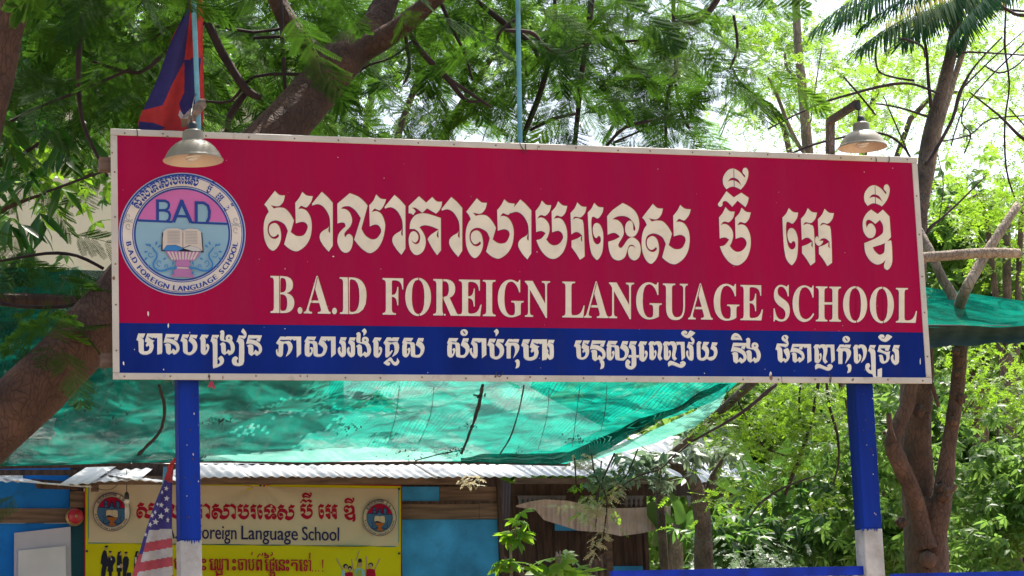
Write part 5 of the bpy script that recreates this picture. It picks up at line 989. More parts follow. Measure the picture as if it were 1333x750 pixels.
SPR = [spray_t(seed=s) for s in range(4)]; SPL = [spray_t(n=5, L=.22, ll=.065, seed=s, wd=.55) for s in range(4)]; WH = [whorl_t(seed=s) for s in range(4)]; WHS = [whorl_t(n=6, ll=.11, wd=.04, seed=s) for s in range(4)]; LF = [leaf_t(.2, .055, .2, .3)]; PM = [palm_t(seed=s, droop=.22, sag=.55) for s in range(3)]
def foliage(parent, temps, spec, n, m, sc=(.8, 1.2), down=.4, tuft=None, name='foliage', bias=(0, 0, 0), rollr=.7, ymin=None):
    pos = clumps(spec, n) if tuft is None else bumpy(spec, n, tuft[0], tuft[1])
    if ymin is not None: pos = pos[pos[:, 1] > ymin]
    pos = pos[pos[:, 2] > .02]; n = len(pos)
    me = scatter(temps, pos, dirs(n, down, bias=bias), rng.uniform(-rollr, rollr, n), rng.uniform(sc[0], sc[1], n), M[m]); return link(name, me, parent, kind='stuff')
def trunk(parent, pts, Y, m, name='trunk', n=10, jit=.05, sub=4):
    b = B(); pxtube(b, pts, Y, sub, n, jit); return link(name, b.mesh(M[m], True), parent)
def twigs(parent, paths, Y, m='twig', name='branch'):
    for p in paths:
        yy = Y+random.uniform(-.3, .5); b = B(); pxtube(b, [(*t[:3], t[3] if len(t) > 3 else yy) for t in p], yy, 3, 6, .08); link(name, b.mesh(M[m], True), parent)
def toground(px, py, Y, dx=0.0):
    """pixel row where the point straight below meets the ground"""
    q = P(px, py, Y); g_ = np.array((q[0]+dx, q[1], 0.0)); d = g_-CAM; z = d@Fv; return 666.5+F_PX*(d@Rv)/z, 375-F_PX*(d@Uv)/z

# ------------------------------------------------------------------ the big leaning feathery tree
gx, gy = toground(-330, 700, .9)
ft = thing('flame_tree', 'big feathery-leaved tree whose thick brown trunk leans up from lower left behind the board', 'tree', tuple(P(gx, gy, .9)))
trunk(ft, [(gx, gy, 100, .9), (-330, 820, 92, .9), (-180, 690, 84, .9), (-60, 600, 80, .85), (30, 522, 76, .8), (110, 440, 74, .8), (190, 350, 72, .9), (280, 250, 66, 1.0), (360, 175, 64, 1.1), (405, 125, 60, 1.2), (440, 82, 58, 1.25), (462, 60, 50, 1.3)], .9, 'bark', n=16, jit=.03)
twb = lambda pts, Y, m='bark': trunk(ft, pts, Y, m, 'branch', 10)
twb([(425, 105, 44, 1.22), (410, 72, 30, 1.25), (390, 50, 26, 1.3), (365, 10, 24, 1.4), (345, -40, 22, 1.5)], 1.2); twb([(452, 75, 50, 1.3), (480, 45, 44, 1.35), (497, 15, 34, 1.4), (520, -40, 30, 1.5)], 1.3); twb([(455, 72, 36, 1.3), (500, 50, 30, 1.2), (540, 20, 26, 1.1), (590, -25, 22, 1)], 1.2)
twb([(418, 108, 12, 1.1), (412, 92, 10, 1.1), (408, 72, 9, 1.1), (398, 40, 8, 1.1)], 1.1)
twigs(ft, [[(262, 10, 10), (285, 60, 11), (305, 95, 11), (322, 118, 11), (340, 128, 8)], [(322, 118, 9), (300, 150, 9), (296, 172, 8)], [(112, 0, 9), (104, 50, 8), (102, 110, 6), (108, 160, 5), (125, 200, 4), (140, 230, 3)], [(195, 55, 3), (240, 28, 4), (330, 42, 4), (395, 30, 4)], [(120, 80, 4), (180, 95, 5), (222, 62, 5), (258, 45, 5)], [(100, 40, 4), (85, 15, 4), (70, -10, 4)], [(258, 130, 3), (300, 132, 4), (330, 100, 4), (395, 97, 5), (430, 100, 6)], [(366, -5, 4), (368, 60, 6), (372, 130, 4)], [(330, 50, 4), (380, 48, 5), (410, 60, 5)], [(525, 25, 6), (540, 55, 7), (560, 80, 8), (585, 105, 8), (605, 130, 6), (625, 132, 3)], [(585, 103, 5), (610, 120, 5), (640, 140, 3)], [(523, 20, 4), (530, 60, 5), (533, 90, 4), (525, 110, 3)], [(535, 55, 4), (510, 75, 3), (480, 85, 3), (460, 100, 2)], [(570, -5, 5), (590, 40, 5), (605, 70, 4), (615, 105, 3)], [(620, 0, 7), (650, 25, 8), (690, 55, 7), (700, 75, 5)], [(645, 60, 3), (652, 40, 4), (672, 25, 5)],
  [(722, -10, 5), (722, 40, 6), (712, 90, 7), (700, 130, 8), (682, 175, 7), (676, 200, 6)], [(771, -10, 9), (766, 40, 8), (757, 95, 7), (753, 140, 7), (748, 190, 6)], [(876, -10, 6), (878, 50, 6), (880, 90, 6), (868, 130, 5), (867, 192, 4)], [(880, 110, 5), (886, 145, 5), (898, 168, 4)], [(880, 30, 7), (910, 28, 8), (930, 5, 9), (945, -20, 9)], [(690, 170, 4), (720, 155, 5), (750, 148, 4)], [(790, 190, 4), (815, 165, 5), (860, 155, 4), (885, 145, 3)], [(800, 185, 3), (840, 168, 3), (862, 158, 3)], [(766, 55, 4), (800, 55, 4), (840, 52, 3)], [(700, 50, 4), (725, 70, 3), (760, 60, 3)], [(955, 20, 4), (960, 60, 4), (950, 90, 3)], [(658, 40, 5), (690, 42, 6), (702, 52, 5)], [(0, 165, 4), (50, 140, 4), (100, 120, 4), (170, 90, 4)], [(0, 395, 5, 1.0), (40, 400, 5, 1.0), (90, 398, 5, 1.0), (130, 385, 4, 1.0)], [(60, 250, 3), (110, 232, 3), (143, 220, 3)], [(0, 340, 3), (60, 330, 4), (100, 333, 4), (135, 350, 4)]], 1.3)
# a second stem in the top left corner
ct = thing('leaning_tree', 'brown trunk crossing the top left corner of the picture', 'tree', tuple(P(-260, 1010, .6)))
trunk(ct, [(*toground(-150, 700, .6), 70), (-160, 700, 62), (-75, 400, 52), (-28, 200, 44), (0, 90, 40), (14, 20, 40), (30, -60, 38)], .6, 'bark', n=14)
def frond_parts(parent, pts, temps, m, sc=(.8, 1.25), down=.35, bias=(0, 0, 0), roll=.9, name='frond', kd=None, keep=300):
    ms = []
    for v, f in temps:
        me = fastmesh(v, f, M[m], rng.random(len(v))*.1); ms.append(me)
    pts = np.asarray(pts); D = dirs(len(pts), down, bias=bias)
    order = np.argsort(pts[:, 1]); near = order[:keep]; rest = order[keep:]
    for i in near:
        o = bpy.data.objects.new(name, random.choice(ms)); COL.objects.link(o); o.parent = parent; R_ = rotm(D[i][None], np.array([random.uniform(-roll, roll)]))[0]; s = random.uniform(*sc)
        Mx = Matrix([[*R_[0]*s, 0], [*R_[1]*s, 0], [*R_[2]*s, 0], [0, 0, 0, 1]]); o.matrix_local = Matrix.Translation(Vector(pts[i]-ORG[parent.name]))@Mx
    if len(rest):
        me = scatter(temps, pts[rest], D[rest], rng.uniform(-roll, roll, len(rest)), rng.uniform(*sc, len(rest)), M[m]); link('foliage', me, parent, kind='stuff')
def region(n, x0, x1, y0, y1, Y0, Y1, cond=None):
    out = []
    while len(out) < n:
        x, y = random.uniform(x0, x1), random.uniform(y0, y1); Y = random.uniform(Y0, Y1)
        if cond and not cond(x, y): continue
        out.append(P(x, y, Y))
    return out
okA = lambda x, y: not (262 < x < 345 and 88 < y < 150 and random.random() < .8)
okB = lambda x, y: not (x > 925 and y > 115) and not (690 < x < 752 and y > 118 and random.random() < .7) and not (905 < x < 960 and y > 125)
pts = region(90, -60, 270, -70, 150, .5, 3.2, okA)+region(28, 250, 470, -60, 165, 1.9, 3.2, okA)+region(34, 540, 640, -60, 165, 1.7, 3.0) + region(118, 640, 1000, -60, 160, .5, 2.0, okB)+region(10, -40, 100, 300, 410, .7, 1.4)
frond_parts(ft, pts, FR, 'frond', (.7, 1.05), bias=(.15, -.25, 0))
pts = region(60, -80, 420, -110, 172, 2.5, 4.5, okA)+region(85, 520, 1020, -110, 160, 11.5, 14, okB)
frond_parts(ft, pts, FR, 'frond', (.8, 1.3), keep=0)
pts = region(80, 280, 620, -110, 172, 9, 12, okA)+region(90, 520, 1020, -110, 165, 11.5, 14, okB)
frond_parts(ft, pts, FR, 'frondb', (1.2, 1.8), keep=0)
# unseen overhead fronds, added and laid out to shade the leaves and left net
pts = []
for k in range(720): pts.append(np.array((random.uniform(-2.6, 2.9), random.uniform(-.6, 7.6), random.uniform(5.6, 7.6))))
for k in range(150): pts.append(np.array((random.uniform(-2.6, 1.9), random.uniform(-.4, 4.5), random.uniform(5.1, 5.8))))
for k in range(26): pts.append(np.array((random.uniform(3.2, 4.6), random.uniform(3.5, 6.6), random.uniform(5.6, 7.4))))
frond_parts(ft, pts, FR, 'frond', (.85, 1.3), keep=0)
pts = region(4, -30, 30, 560, 640, .7, 1.2)+region(8, 0, 95, 385, 450, .3, .6)
frond_parts(ct, pts, FR, 'frond', (.6, .9), down=.5)
# ------------------------------------------------------------------ mango tree at the left
mg = thing('mango_tree', 'dark leafy mango tree hanging at the left edge beside the board', 'tree', tuple(P(*toground(-120, 700, 3.2), 3.2)))
trunk(mg, [(*toground(-120, 700, 3.2), 60, 3.2), (-120, 600, 46, 3.2), (-90, 350, 38, 3.2), (-60, 180, 30, 3.2), (-40, 60, 24, 3.2)], 3.2, 'bark')
twigs(mg, [[(-75, 270, 12), (-20, 225, 9), (30, 200, 6), (60, 180, 3)], [(-85, 330, 12), (-30, 290, 8), (30, 262, 5), (60, 252, 3)], [(-60, 180, 10), (-10, 120, 8), (40, 90, 5)], [(60, 250, 3), (100, 235, 3), (120, 225, 2)]], 3.0, 'bark')
LM = [leaf_t(.27, .075, .25, .3), leaf_t(.23, .06, .25, .45), leaf_t(.2, .05, .3, .2)]
pts = [];
for cx, cy, n in ((20, 190, 9), (60, 165, 9), (-10, 140, 9), (35, 230, 8), (75, 205, 8), (15, 290, 8), (50, 285, 8), (0, 250, 7), (90, 180, 6), (25, 140, 8), (-20, 310, 7), (45, 325, 5), (110, 165, 5), (75, 245, 5)):
    c = P(cx, cy, random.uniform(1.7, 2.8))
    for k in range(n): pts.append(c+rng.normal(size=3)*.025)
frond_parts(mg, np.array(pts), LM, 'mango', (.6, 1.0), down=.7, name='leaf')
foliage(mg, WH, [(-40, 180, 60, 120, 4, 1.5), (50, 90, 80, 70, 5, 1.5), (20, 40, 100, 70, 6, 1.5)], 120, 'mango', (.7, 1.1), .6)
foliage(mg, WHS, [(70, 240, 80, 70, 5, 1.2)], 40, 'lime', (.8, 1.2), .3)
# ------------------------------------------------------------------ pruned tree at the right
pt = thing('pruned_tree', 'knotty brown tree with several sawn-off stems under the right end of the board', 'tree', tuple(P(*toground(1205, 750, 2.2), 2.2)))
gx, gy = toground(1207, 750, 2.2)
trunk(pt, [(gx, gy, 75), (1207, 850, 66), (1208, 760, 58), (1207, 700, 54), (1210, 650, 48)], 2.2, 'bark', n=14)
trunk(pt, [(1205, 700, 48, 2.25), (1198, 640, 42, 2.3), (1194, 580, 38, 2.3), (1196, 530, 36, 2.3), (1200, 470, 34, 2.3), (1198, 420, 30, 2.3)], 2.2, 'bark', 'stem', 12, .07)
trunk(pt, [(1206, 715, 30, 2.1), (1198, 680, 26, 2.1), (1188, 640, 24, 2.05), (1172, 605, 24, 2), (1162, 580, 24, 2), (1166, 560, 22, 2.0), (1180, 530, 20, 2.0), (1186, 500, 19, 2.0), (1192, 450, 18, 2.0)], 2.2, 'bark', 'stem', 12, .07)
trunk(pt, [(1212, 720, 34, 2.15), (1222, 670, 30, 2.1), (1228, 640, 28, 2.1), (1234, 590, 22, 2.1), (1240, 550, 20, 2.1), (1247, 500, 20, 2.1), (1250, 460, 20, 2.1), (1256, 425, 18, 2.1)], 2.2, 'bark', 'stem', 12, .07)
b = B()
for x, y, r in ((1161, 580, 15), (1241, 548, 14), (1246, 487, 10), (1251, 519, 12), (1244, 457, 12), (1229, 645, 20), (1176, 680, 12), (1168, 560, 8), (1196, 535, 18), (1208, 728, 26), (1225, 635, 16)):
    c = P(x, y, 2.04); rr = r*mpp(2)/2; b.lathe(c, [(.001, -rr), (rr*.7, -rr*.75), (rr, -rr*.1), (rr*.8, rr*.6), (.001, rr)], 9)
b.v = [tuple(q+random.uniform(-.007, .007) for q in v) for v in b.v]
link('knot', b.mesh(M['bark'], True), pt, kind='stuff')
twigs(pt, [[(1163, 575, 10), (1158, 555, 8), (1157, 538, 8)], [(1161, 574, 6), (1150, 562, 5)], [(1230, 640, 12), (1240, 638, 8), (1245, 632, 5)], [(1176, 683, 16), (1168, 676, 12)], [(1248, 520, 10), (1258, 516, 6)], [(1222, 530, 5), (1216, 510, 6), (1212, 498, 6)], [(1253, 540, 2), (1265, 520, 2)]], 2.0, 'bark')
# ------------------------------------------------------------------ bare-branched tree behind the right end
bt_ = thing('bare_branched_tree', 'grey tree with bare crooked branches against the sky at upper right', 'tree', tuple(P(*toground(1190, 700, 3.4), 3.4)))
trunk(bt_, [(*toground(1190, 700, 3.4), 50), (1188, 600, 34), (1190, 450, 28), (1195, 330, 24), (1201, 235, 21), (1211, 170, 19), (1227, 115, 18), (1240, 60, 17), (1248, 0, 16), (1254, -60, 15)], 3.4, 'barkg', n=12)
trunk(bt_, [(1198, 300, 11, 3.6), (1209, 240, 11, 3.6), (1222, 170, 10, 3.6), (1240, 110, 9, 3.7), (1255, 60, 9, 3.7), (1268, 0, 8, 3.7)], 3.6, 'barkp', 'stem')
twigs(bt_, [[(1222, 122, 3.6), (1190, 110, 3.6), (1160, 110, 4.3), (1110, 122, 3.6), (1060, 138, 2.9), (1000, 168, 2.2)], [(1208, 152, 3.6), (1170, 140, 2.9), (1140, 135, 2.2)], [(1185, 205, 3.6), (1175, 190, 3.6), (1155, 176, 3.6), (1125, 172, 2.9), (1100, 178, 2.9), (1060, 188, 3.6), (1030, 200, 2.9)], [(1185, 205, 2.2), (1165, 160, 2.2), (1150, 125, 1.4)], [(1200, 330, 4.3), (1208, 300, 5.0), (1225, 285, 3.6), (1250, 262, 2.9), (1284, 228, 1.4)], [(1205, 215, 5.8), (1218, 195, 5.8), (1240, 155, 5.0), (1250, 120, 5.8), (1270, 85, 2.9), (1305, 48, 2.2)], [(1250, 118, 2.9), (1290, 78, 2.2), (1333, 40, 1.4)], [(1238, 190, 2.2), (1262, 130, 2.2), (1345, 45, 2.2)], [(1245, 75, 2.9), (1260, 68, 2.9), (1333, 72, 2.2)], [(1220, 185, 2.2), (1262, 176, 2.2), (1290, 155, 2.2), (1350, 150, 2.2)], [(1262, 120, 2.2), (1300, 150, 3.6), (1325, 175, 5.0), (1345, 190, 5.0)], [(1310, 0, 2.2), (1308, 60, 3.6), (1314, 110, 2.9), (1308, 160, 2.9), (1310, 220, 2.9), (1322, 260, 2.9), (1335, 285, 2.2)], [(1313, 140, 2.2), (1335, 165, 2.2)], [(1281, 85, 2.2), (1300, 95, 2.9), (1320, 88, 2.2), (1340, 70, 1.4)], [(1140, 60, 2.2), (1142, 90, 2.9), (1160, 100, 2.9), (1190, 105, 3.6)], [(1190, 8, 2.2), (1205, 60, 4.3), (1208, 100, 5.0), (1212, 140, 5.8)], [(1175, 50, 3.6), (1200, 60, 3.6), (1204, 75, 2.9)], [(1262, 0, 2.9), (1290, 10, 3.6), (1335, 15, 3.6)], [(1333, 20, 5.8), (1320, 18, 5.0), (1300, 5, 4.3), (1280, -10, 3.6)], [(1255, 130, 2.2), (1252, 160, 2.2), (1264, 175, 2.2), (1255, 200, 2.2)], [(1222, 290, 1.4), (1228, 240, 1.4), (1220, 200, 1.4)], [(1098, 100, 2.9), (1120, 125, 2.9), (1140, 150, 2.9)]], 3.2)
foliage(bt_, SPR, [(1320, 262, 45, 22, 3, .5), (1150, 90, 60, 40, 4, .6), (1100, 130, 50, 30, 4, .6), (1130, 150, 30, 20, 4, .4), (1300, 120, 60, 60, 4.5, 1, 1500), (1260, 40, 60, 50, 4.5, 1, 1500)], 380, 'lime', (.5, .9), .4)
# slender grey trunks behind the board
st_ = thing('slender_tree', 'slender straight grey trunk rising behind the top edge left of the right-hand lamp', 'tree', tuple(P(*toground(1060, 700, 5), 5)))
trunk(st_, [(*toground(1130, 700, 5), 24), (1112, 500, 18), (1070, 300, 16), (1056, 230, 15), (1050, 180, 15), (1044, 110, 13), (1039, 60, 12), (1034, -40, 11)], 5, 'barkp')
twigs(st_, [[(1048, 200, 5), (1040, 190, 6), (1025, 160, 6), (1012, 125, 5), (1000, 100, 4)], [(1045, 110, 3), (1025, 90, 4), (1022, 70, 4)], [(1055, 160, 2), (1062, 110, 2), (1070, 60, 2)]], 5, 'barkp')
foliage(st_, SPR, [(1010, 60, 60, 50, 5.5, 1), (1080, 100, 60, 50, 5.5, 1), (1120, 40, 90, 50, 6, 1), (1090, 150, 40, 30, 6, 1), (1200, 60, 60, 60, 7, 1), (1290, 60, 60, 70, 8, 1), (1150, 130, 60, 50, 8, 1)], 1250, 'lime', (.6, 1.0), .3, tuft=(26, .16))
foliage(st_, SPR, [(990, 30, 50, 60, 5.5, 1), (960, 110, 40, 60, 5.5, 1), (1060, 30, 60, 40, 6, 1)], 240, 'mid', (.6, 1.0), .3, tuft=(14, .16))
# coconut palm at the top
pm = thing('coconut_palm', 'dark palm fronds hanging from above the top right of the board', 'palm tree', tuple(P(*toground(1430, 700, 4.2), 4.2)))
trunk(pm, [(*toground(1430, 700, 4.2), 60, 4.2), (1430, 500, 50, 4.2), (1425, 200, 46, 4.2), (1400, 0, 44, 4.2), (1360, -120, 40, 4.2)], 4.2, 'barkg')
pmm = [fastmesh(v, f, M['palm'], rng.random(len(v))*.05) for v, f in PM]; pmd = fastmesh(*palm_t(seed=9, n=48, sag=2.4, droop=.15), M['palmdry'], rng.random(len(palm_t(seed=9, n=48)[0]))*.2)
for (x, y, Y), (x2, y2, Y2), s, me in (((1290, -14, 3.4), (1040, 18, 3.0), .80, pmm[0]), ((1270, -10, 3.4), (1110, 38, 2.9), .56, pmm[1]), ((1240, -40, 3.6), (1000, -8, 3.2), .70, pmm[2]), ((1320, -30, 3.2), (1190, 40, 3), .52, pmm[0]), ((1340, -40, 6.5), (1080, 25, 7), .7, pmd), ((1180, -70, 6.5), (1420, 10, 7), .7, pmd), ((1400, -60, 3.8), (1150, 0, 3.4), .66, pmm[1]), ((1210, -50, 3.2), (1030, 5, 3.3), .62, pmm[1]), ((1260, -40, 3.0), (1100, 5, 3.2), .52, pmm[2]), ((1280, -50, 6), (1160, 0, 6.2), .6, pmd), ((1300, -20, 3.3), (1240, 30, 3.1), .45, pmm[2])):
    o = bpy.data.objects.new('frond', me); COL.objects.link(o); o.parent = pm; a = P(x, y, Y); d = P(x2, y2, Y2)-a; R_ = rotm(d[None], np.array([random.uniform(-.3, .3)]))[0]
    s = s*1.0; o.matrix_local = Matrix.Translation(Vector(a-ORG[pm.name]))@Matrix([[*R_[0]*s, 0], [*R_[1]*s, 0], [*R_[2]*s, 0], [0, 0, 0, 1]])
# ------------------------------------------------------------------ trees and bushes seen under and beside the board
def bgtree(name, label, trunks, Y, fol, bm='barkg', cat='tree', group=None):
    x, y = trunks[0][0][:2]; g_ = toground(x, y, Y); t = thing(name, label, cat, tuple(P(*g_, Y)), group)
    for i, tr in enumerate(trunks): trunk(t, ([(*g_, tr[0][2]*1.2)] if i == 0 else [])+list(tr), Y, bm, 'trunk' if i == 0 else 'branch', 9)
    for f in fol: foliage(t, **f) if isinstance(f, dict) else foliage(t, *f)
    return t
bgtree('yard_tree', 'smooth brown forked tree right of the canopy post', [[(917, 760, 26), (916, 700, 24), (912, 660, 22), (905, 630, 18), (890, 612, 14), (870, 605, 8)], [(914, 665, 18), (925, 630, 12), (940, 600, 8), (960, 570, 5)]], 5.6, [(WHS, [(850, 590, 60, 20, 5.4, .5), (920, 585, 50, 35, 5.6, .6)], 60, 'grey_leaf', (.8, 1.3), .4)], 'barkg')
lw = thing('lime_leaved_tree', 'small tree with bright lime leaves and dark drooping twigs below the board', 'tree', tuple(P(*toground(1085, 760, 4.2), 4.2)))
trunk(lw, [(*toground(1118, 700, 4.2), 14), (1112, 600, 9), (1095, 500, 8), (1075, 430, 7)], 4.2, 'barkg')
twigs(lw, [[(1068, 480, 5), (1060, 530, 5), (1050, 570, 5), (1035, 610, 6), (1022, 645, 4)], [(1075, 490, 4), (1080, 530, 4), (1090, 565, 4), (1092, 600, 3), (1085, 630, 3)], [(1045, 480, 3), (1040, 530, 3), (1048, 560, 3)], [(1010, 500, 6), (975, 530, 5), (945, 550, 4), (900, 575, 3)], [(960, 520, 3), (985, 570, 3), (1010, 590, 3), (1040, 595, 2)], [(1060, 620, 2), (1020, 635, 3), (990, 655, 3), (975, 675, 2)]], 4.0)
foliage(lw, SPR, [(1000, 550, 60, 40, 4.2, .6), (1060, 590, 50, 50, 4.2, .6), (950, 540, 50, 30, 4.4, .5), (1080, 530, 40, 40, 4.2, .6), (990, 620, 50, 30, 4.4, .5), (950, 660, 40, 20, 4.4, .3), (1075, 650, 30, 25, 4.3, .4), (1060, 690, 20, 15, 4.3, .3), (1020, 520, 70, 25, 4.6, .6)], 980, 'lime', (.5, .9), .3, tuft=(60, .11))
# banana plants
def banana(x, y, Y, leaves, label):
    t = thing('banana_plant', label, 'plant', tuple(P(*toground(x, y, Y), Y)), 'banana plants among the trees'); trunk(t, [(*toground(x, y, Y), 26), (x, y, 20), (x, y-40, 14)], Y, 'barkp', 'stem')
    for (x1, y1, x2, y2, wd, roll) in leaves:
        a, c = P(x1, y1, Y), P(x2, y2, Y-.2); L = np.linalg.norm(c-a); n = 12; V = []
        for k in range(n+1):
            s = k/n; h = wd*mpp(Y)/2*math.sin(math.pi*(.06+.9*s))**.6*(1+.06*math.sin(k*5)); z = L*.12*math.sin(math.pi*s); V += [(L*s, -h, z+.3*h), (L*s, 0, z), (L*s, h, z+.3*h)]
        F_ = []
        for k in range(n): F_ += [(3*k, 3*k+3, 3*k+4, 3*k+1), (3*k+1, 3*k+4, 3*k+5, 3*k+2)]
        v, f = place((np.array(V), np.array(F_)), a, c-a, roll); link('leaf', fastmesh(v, f, M['banana'], np.full(len(v), random.random())), t)
banana(1000, 700, 8.0, [(1000, 660, 950, 560, 26, .9), (1003, 660, 1030, 570, 28, -.8), (1000, 665, 930, 625, 24, .7), (1005, 668, 1060, 640, 26, 1.2), (1000, 670, 985, 600, 22, -1)], 'banana plant with torn broad leaves in the middle of the garden')
banana(880, 730, 8.6, [(882, 700, 845, 655, 24, 1), (884, 700, 915, 665, 24, -.9), (880, 705, 850, 700, 24, 1.2), (885, 700, 870, 640, 20, -.4), (885, 705, 925, 700, 22, .9)], 'banana plant beside the brown house')
banana(965, 735, 9.0, [(965, 700, 930, 690, 26, 1.2), (967, 700, 985, 640, 24, -1.0), (968, 705, 1010, 690, 24, .8)], 'low banana plant behind the forked tree')
# papaya and sprigs
pp = thing('papaya_plant', 'bright green lobed plant rising in front of the brown house', 'plant', tuple(P(*toground(728, 745, .6), .6)))
trunk(pp, [(*toground(728, 745, .6), 14), (728, 770, 9), (728, 735, 6)], .6, 'barkp', 'stem')
lob = []
for k in range(7): a = math.radians(-120+40*k); lob.append(place(leaf_t(.14 if k == 3 else .115, .045, .15, .1), (0, 0, 0), (math.cos(a), math.sin(a), -.1), 0))
LOB = [joint(lob)]; pts = [P(x, y, .6+random.uniform(-.1, .1)) for x, y in ((715, 742), (735, 722), (750, 740), (700, 745), (765, 745), (728, 735), (745, 728), (690, 735), (710, 728), (740, 748), (722, 752), (757, 752), (732, 742), (700, 752))]
frond_parts(pp, np.array(pts), LOB, 'lime', (.65, .95), down=.2, name='leaf', bias=(0, -.6, 0), roll=.6)
sg = thing('leafy_sapling', 'thin sapling with pale green leaves at the right end of the blue shed', 'plant', tuple(P(*toground(668, 745, 6.0), 6)))
trunk(sg, [(*toground(668, 745, 6), 5), (665, 740, 4), (670, 700, 3), (672, 675, 2)], 6, 'barkp', 'stem')
foliage(sg, WHS, [(676, 675, 12, 10, 6, .1), (672, 700, 14, 10, 6, .1), (660, 735, 18, 12, 6, .1), (680, 690, 12, 8, 6, .1)], 22, 'lime', (.7, 1.1), -.1)
# dry flowering vine hanging from the net
vn = thing('flowering_vine', 'tangled vine with dry pale flowers hanging below the corner of the net', 'vine', tuple(P(790, 600, 5.2)))
twigs(vn, [[(770, 590, 2), (775, 620, 2), (790, 650, 2), (785, 700, 2)], [(800, 590, 2.5), (778, 640, 2.5), (778, 655, 2)], [(830, 585, 2), (815, 620, 2), (790, 640, 2)], [(748, 596, 2), (750, 630, 2)], [(880, 590, 2), (860, 610, 2), (830, 620, 2), (800, 640, 2)], [(900, 575, 3), (870, 600, 2), (845, 612, 2)], [(783, 600, 2), (775, 690, 1.5)]], 5.2)
foliage(vn, SPR, [(775, 635, 30, 22, 5.2, .25), (760, 665, 12, 20, 5.2, .1), (800, 675, 12, 16, 5.2, .1), (785, 615, 25, 15, 5.2, .2)], 110, 'lime', (.35, .6), .5)
foliage(vn, WHS, [(790, 625, 35, 22, 5.1, .25), (825, 615, 30, 16, 5.2, .2), (850, 610, 30, 16, 5.2, .2), (860, 630, 20, 12, 5.2, .2)], 130, 'grey_leaf', (.3, .6), .3)
foliage(vn, SPR, [(735, 657, 14, 6, 5, .1), (785, 690, 14, 12, 5, .1), (775, 710, 6, 12, 5, .1), (800, 640, 12, 20, 5, .1), (760, 600, 25, 12, 5.2, .1), (775, 660, 25, 18, 5.0, .1), (612, 625, 16, 8, 6.3, .1)], 230, 'dryflower', (.35, .6), .5)
# climbers and hedges
def bush(label, spec, n, temps, m, sc=(.8, 1.2), tuft=(30, .2), name='bush', cat='bush', group=None, **k):
    Y = spec[0][4]; t = thing(name, label, cat, tuple(P(*toground(spec[0][0], spec[0][1], Y), Y)), group); x, y = spec[0][0], spec[0][1]
    g_ = toground(x, y, Y); trunk(t, [(*g_, 8), (x, (y+g_[1])/2, 6), (x, y, 4)], Y, 'barkg', 'stem', 6); foliage(t, temps, spec, n, m, sc, .4, tuft=tuft, **k); return t
bush('glossy ivy-like thicket at the lower right corner', [(1300, 690, 80, 80, 5.0, .7), (1290, 620, 70, 60, 5.5, .7), (1350, 640, 60, 90, 5, .6), (1260, 740, 60, 50, 4.6, .5)], 1100, WHS, 'mid', (.6, 1.0), (70, .16))
bush('lime green feathery bush right of the pruned tree stems', [(1300, 510, 70, 45, 5.5, .7), (1280, 470, 60, 30, 6, .6), (1340, 560, 50, 50, 5.5, .6)], 420, SPR, 'lime', (.6, 1.1), (34, .16))
bush('dense green bush between the post and the pruned tree', [(1150, 640, 50, 100, 6.5, .8), (1170, 720, 60, 50, 6, .6), (1140, 540, 40, 50, 6.5, .7)], 650, WHS, 'mid', (.6, 1.1), (40, .18))
bush('drooping grey-green bush behind the blue rail', [(1030, 690, 80, 60, 7.5, .8), (1080, 640, 50, 60, 7.5, .7), (960, 715, 60, 30, 7, .6), (1100, 720, 40, 40, 7, .6)], 650, WH, 'dark', (.5, .8), (50, .16))
bush('low silvery shrub at the foot of the forked tree', [(960, 735, 60, 22, 6.4, .5), (1010, 738, 50, 16, 6.4, .4)], 200, SPR, 'grey_leaf', (.5, .9), (24, .08))
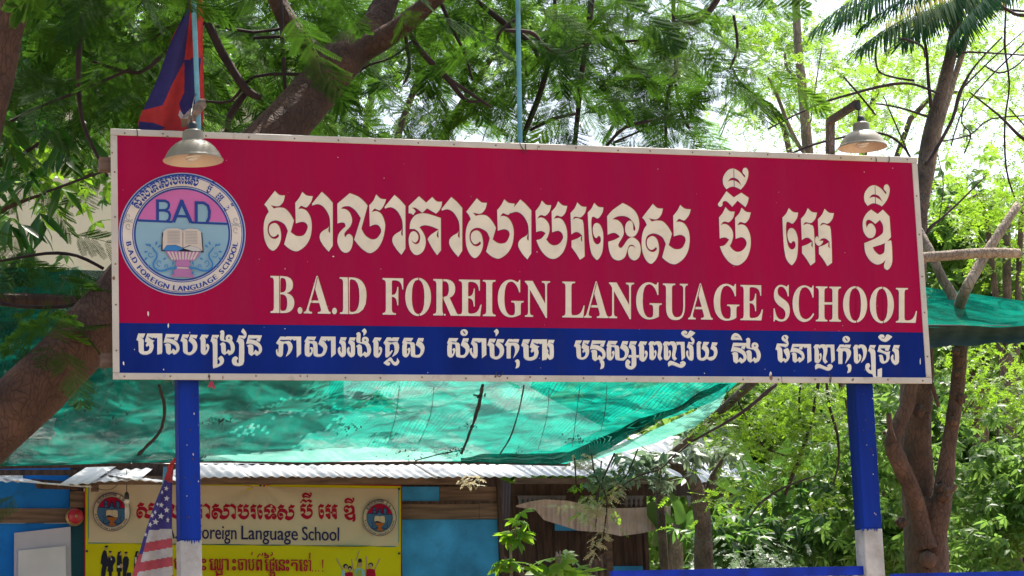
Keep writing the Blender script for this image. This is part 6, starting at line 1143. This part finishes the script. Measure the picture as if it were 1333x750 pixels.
for i, (label, spec, n, temps, m, sc) in enumerate([
  ('broad mid-green tree seen under the board behind the banana leaves', [(980, 590, 90, 60, 13, 1.5), (1080, 600, 80, 80, 13, 1.5), (900, 560, 60, 50, 14, 1.5), (1010, 500, 120, 60, 13, 1.5)], 1500, WHS, 'mid', (1.2, 2.0)),
  ('tall leafy tree right of the board under the white sky', [(1270, 320, 80, 70, 12, 1.3), (1330, 370, 70, 80, 12, 1.3), (1240, 400, 60, 60, 12, 1.3), (1300, 440, 80, 50, 12, 1.3), (1225, 270, 40, 40, 12, 1)], 1350, WHS, 'mid', (.9, 1.5)),
  ('lime green tree top at the far right against the sky', [(1310, 290, 60, 40, 9, 1), (1350, 230, 50, 50, 9, 1), (1260, 260, 40, 30, 9, .8)], 420, SPR, 'lime', (1.0, 1.6)),
  ('dark tree filling the gap behind the pruned stems', [(1200, 560, 110, 90, 15, 1.6), (1290, 600, 110, 100, 15, 1.6), (1200, 690, 120, 70, 14, 1.4)], 1900, WHS, 'dark', (1.2, 2.0)),
  ('pale leafy tree behind the brown house', [(880, 680, 60, 60, 15, 1.4), (940, 660, 60, 70, 15, 1.4), (880, 740, 80, 40, 14, 1.2)], 900, WHS, 'mid', (1.0, 1.7)),
  ('dark green tree behind the cloth-draped left end of the net', [(40, 420, 130, 60, 12, 1.5), (-90, 330, 60, 90, 12, 1.5)], 500, WHS, 'dark', (1.2, 2.0)),
  ('green tree in front of the cream building at upper left', [(-50, 90, 120, 70, 13, 1.5), (80, 60, 140, 70, 13, 1.5), (200, 30, 130, 60, 13, 1.5), (200, 130, 70, 40, 13, 1)], 650, WHS, 'mid', (1.0, 1.8)),
  ('pale thin-leaved tree against the white sky above the right-hand lamp', [(1080, 150, 90, 70, 16, 1.5), (1180, 120, 90, 90, 16, 1.5), (1290, 130, 80, 90, 16, 1.5), (960, 150, 60, 50, 16, 1.2), (1200, 40, 160, 50, 16, 1.5)], 1500, SPR, 'lime', (.9, 1.5)),
  ('dark tree deep behind the flag at the top left', [(-40, 100, 80, 130, 8.5, 1), (110, 80, 130, 110, 8.5, 1), (30, 60, 110, 130, 8.5, 1), (220, 40, 90, 60, 8.5, 1)], 1100, WHS, 'dark', (.8, 1.4)),
  ('light green tree top above the middle of the board', [(430, 60, 120, 70, 12, 1.4), (560, 30, 90, 60, 12, 1.4), (470, 150, 110, 40, 11, 1.2), (380, 120, 60, 50, 11, 1), (680, 60, 120, 70, 12, 1.2), (850, 60, 120, 70, 12, 1.2)], 1500, SPR, 'mid', (1.0, 1.7))]):
    x, y, _, _, Y, _ = spec[0]; g_ = toground(x, y, Y); t = thing('garden_tree', label, 'tree', tuple(P(*g_, Y)), None)
    trunk(t, [(*g_, 26), (x+10, (y+g_[1])/2, 20), (x, y, 12)], Y, 'barkg', 'trunk', 8)
    if 'cream building' in label or 'behind the flag' in label: foliage(t, temps, spec, n, m, sc, .4, tuft=(max(20, n//16), .28)); continue
    for s in spec[1:]: trunk(t, [(x+8, y*.6+g_[1]*.4, 12), ((x+s[0])/2, (y+s[1])/2+15, 8, (Y+s[4])/2), (s[0], s[1], 4, s[4])], Y, 'barkg', 'branch', 6)
    foliage(t, temps, spec, n, m, sc, .4, tuft=(max(20, n//16), .28))
wl = [(x, y, 130, 90, 38+random.uniform(-3, 6), 3) for x in range(820, 1500, 90) for y in (520, 640, 760)]+[(x, y, 120, 60, 38, 3) for x in range(1150, 1500, 90) for y in (430,)]+[(x, 620, 150, 120, 36, 3) for x in range(-200, 820, 150)]
pos = clumps(wl, 9000); pos = pos[pos[:, 2] > .3]; me = scatter(WHS, pos, dirs(len(pos), .3), rng.uniform(-.7, .7, len(pos)), rng.uniform(3.5, 6.5, len(pos)), M['mid']); link('distant_woodland', me, None, 'hazy green wood closing the view behind the garden', 'woodland', kind='stuff')
gp = []
for k in range(2600): x = random.uniform(-4, 9); y = random.uniform(3, 16); gp.append((x, y, .01))
me = scatter([joint([place(leaf_t(.14, .012, .3, .3), (0, 0, 0), (math.cos(a), math.sin(a), 1.6), 0) for a in (0, 1.3, 2.5, 3.8, 5)])], np.array(gp), dirs(len(gp), 0)*np.array((1, 1, .1)), np.zeros(len(gp)), rng.uniform(.6, 1.6, len(gp)), M['mid']); link('grass', me, None, kind='stuff')
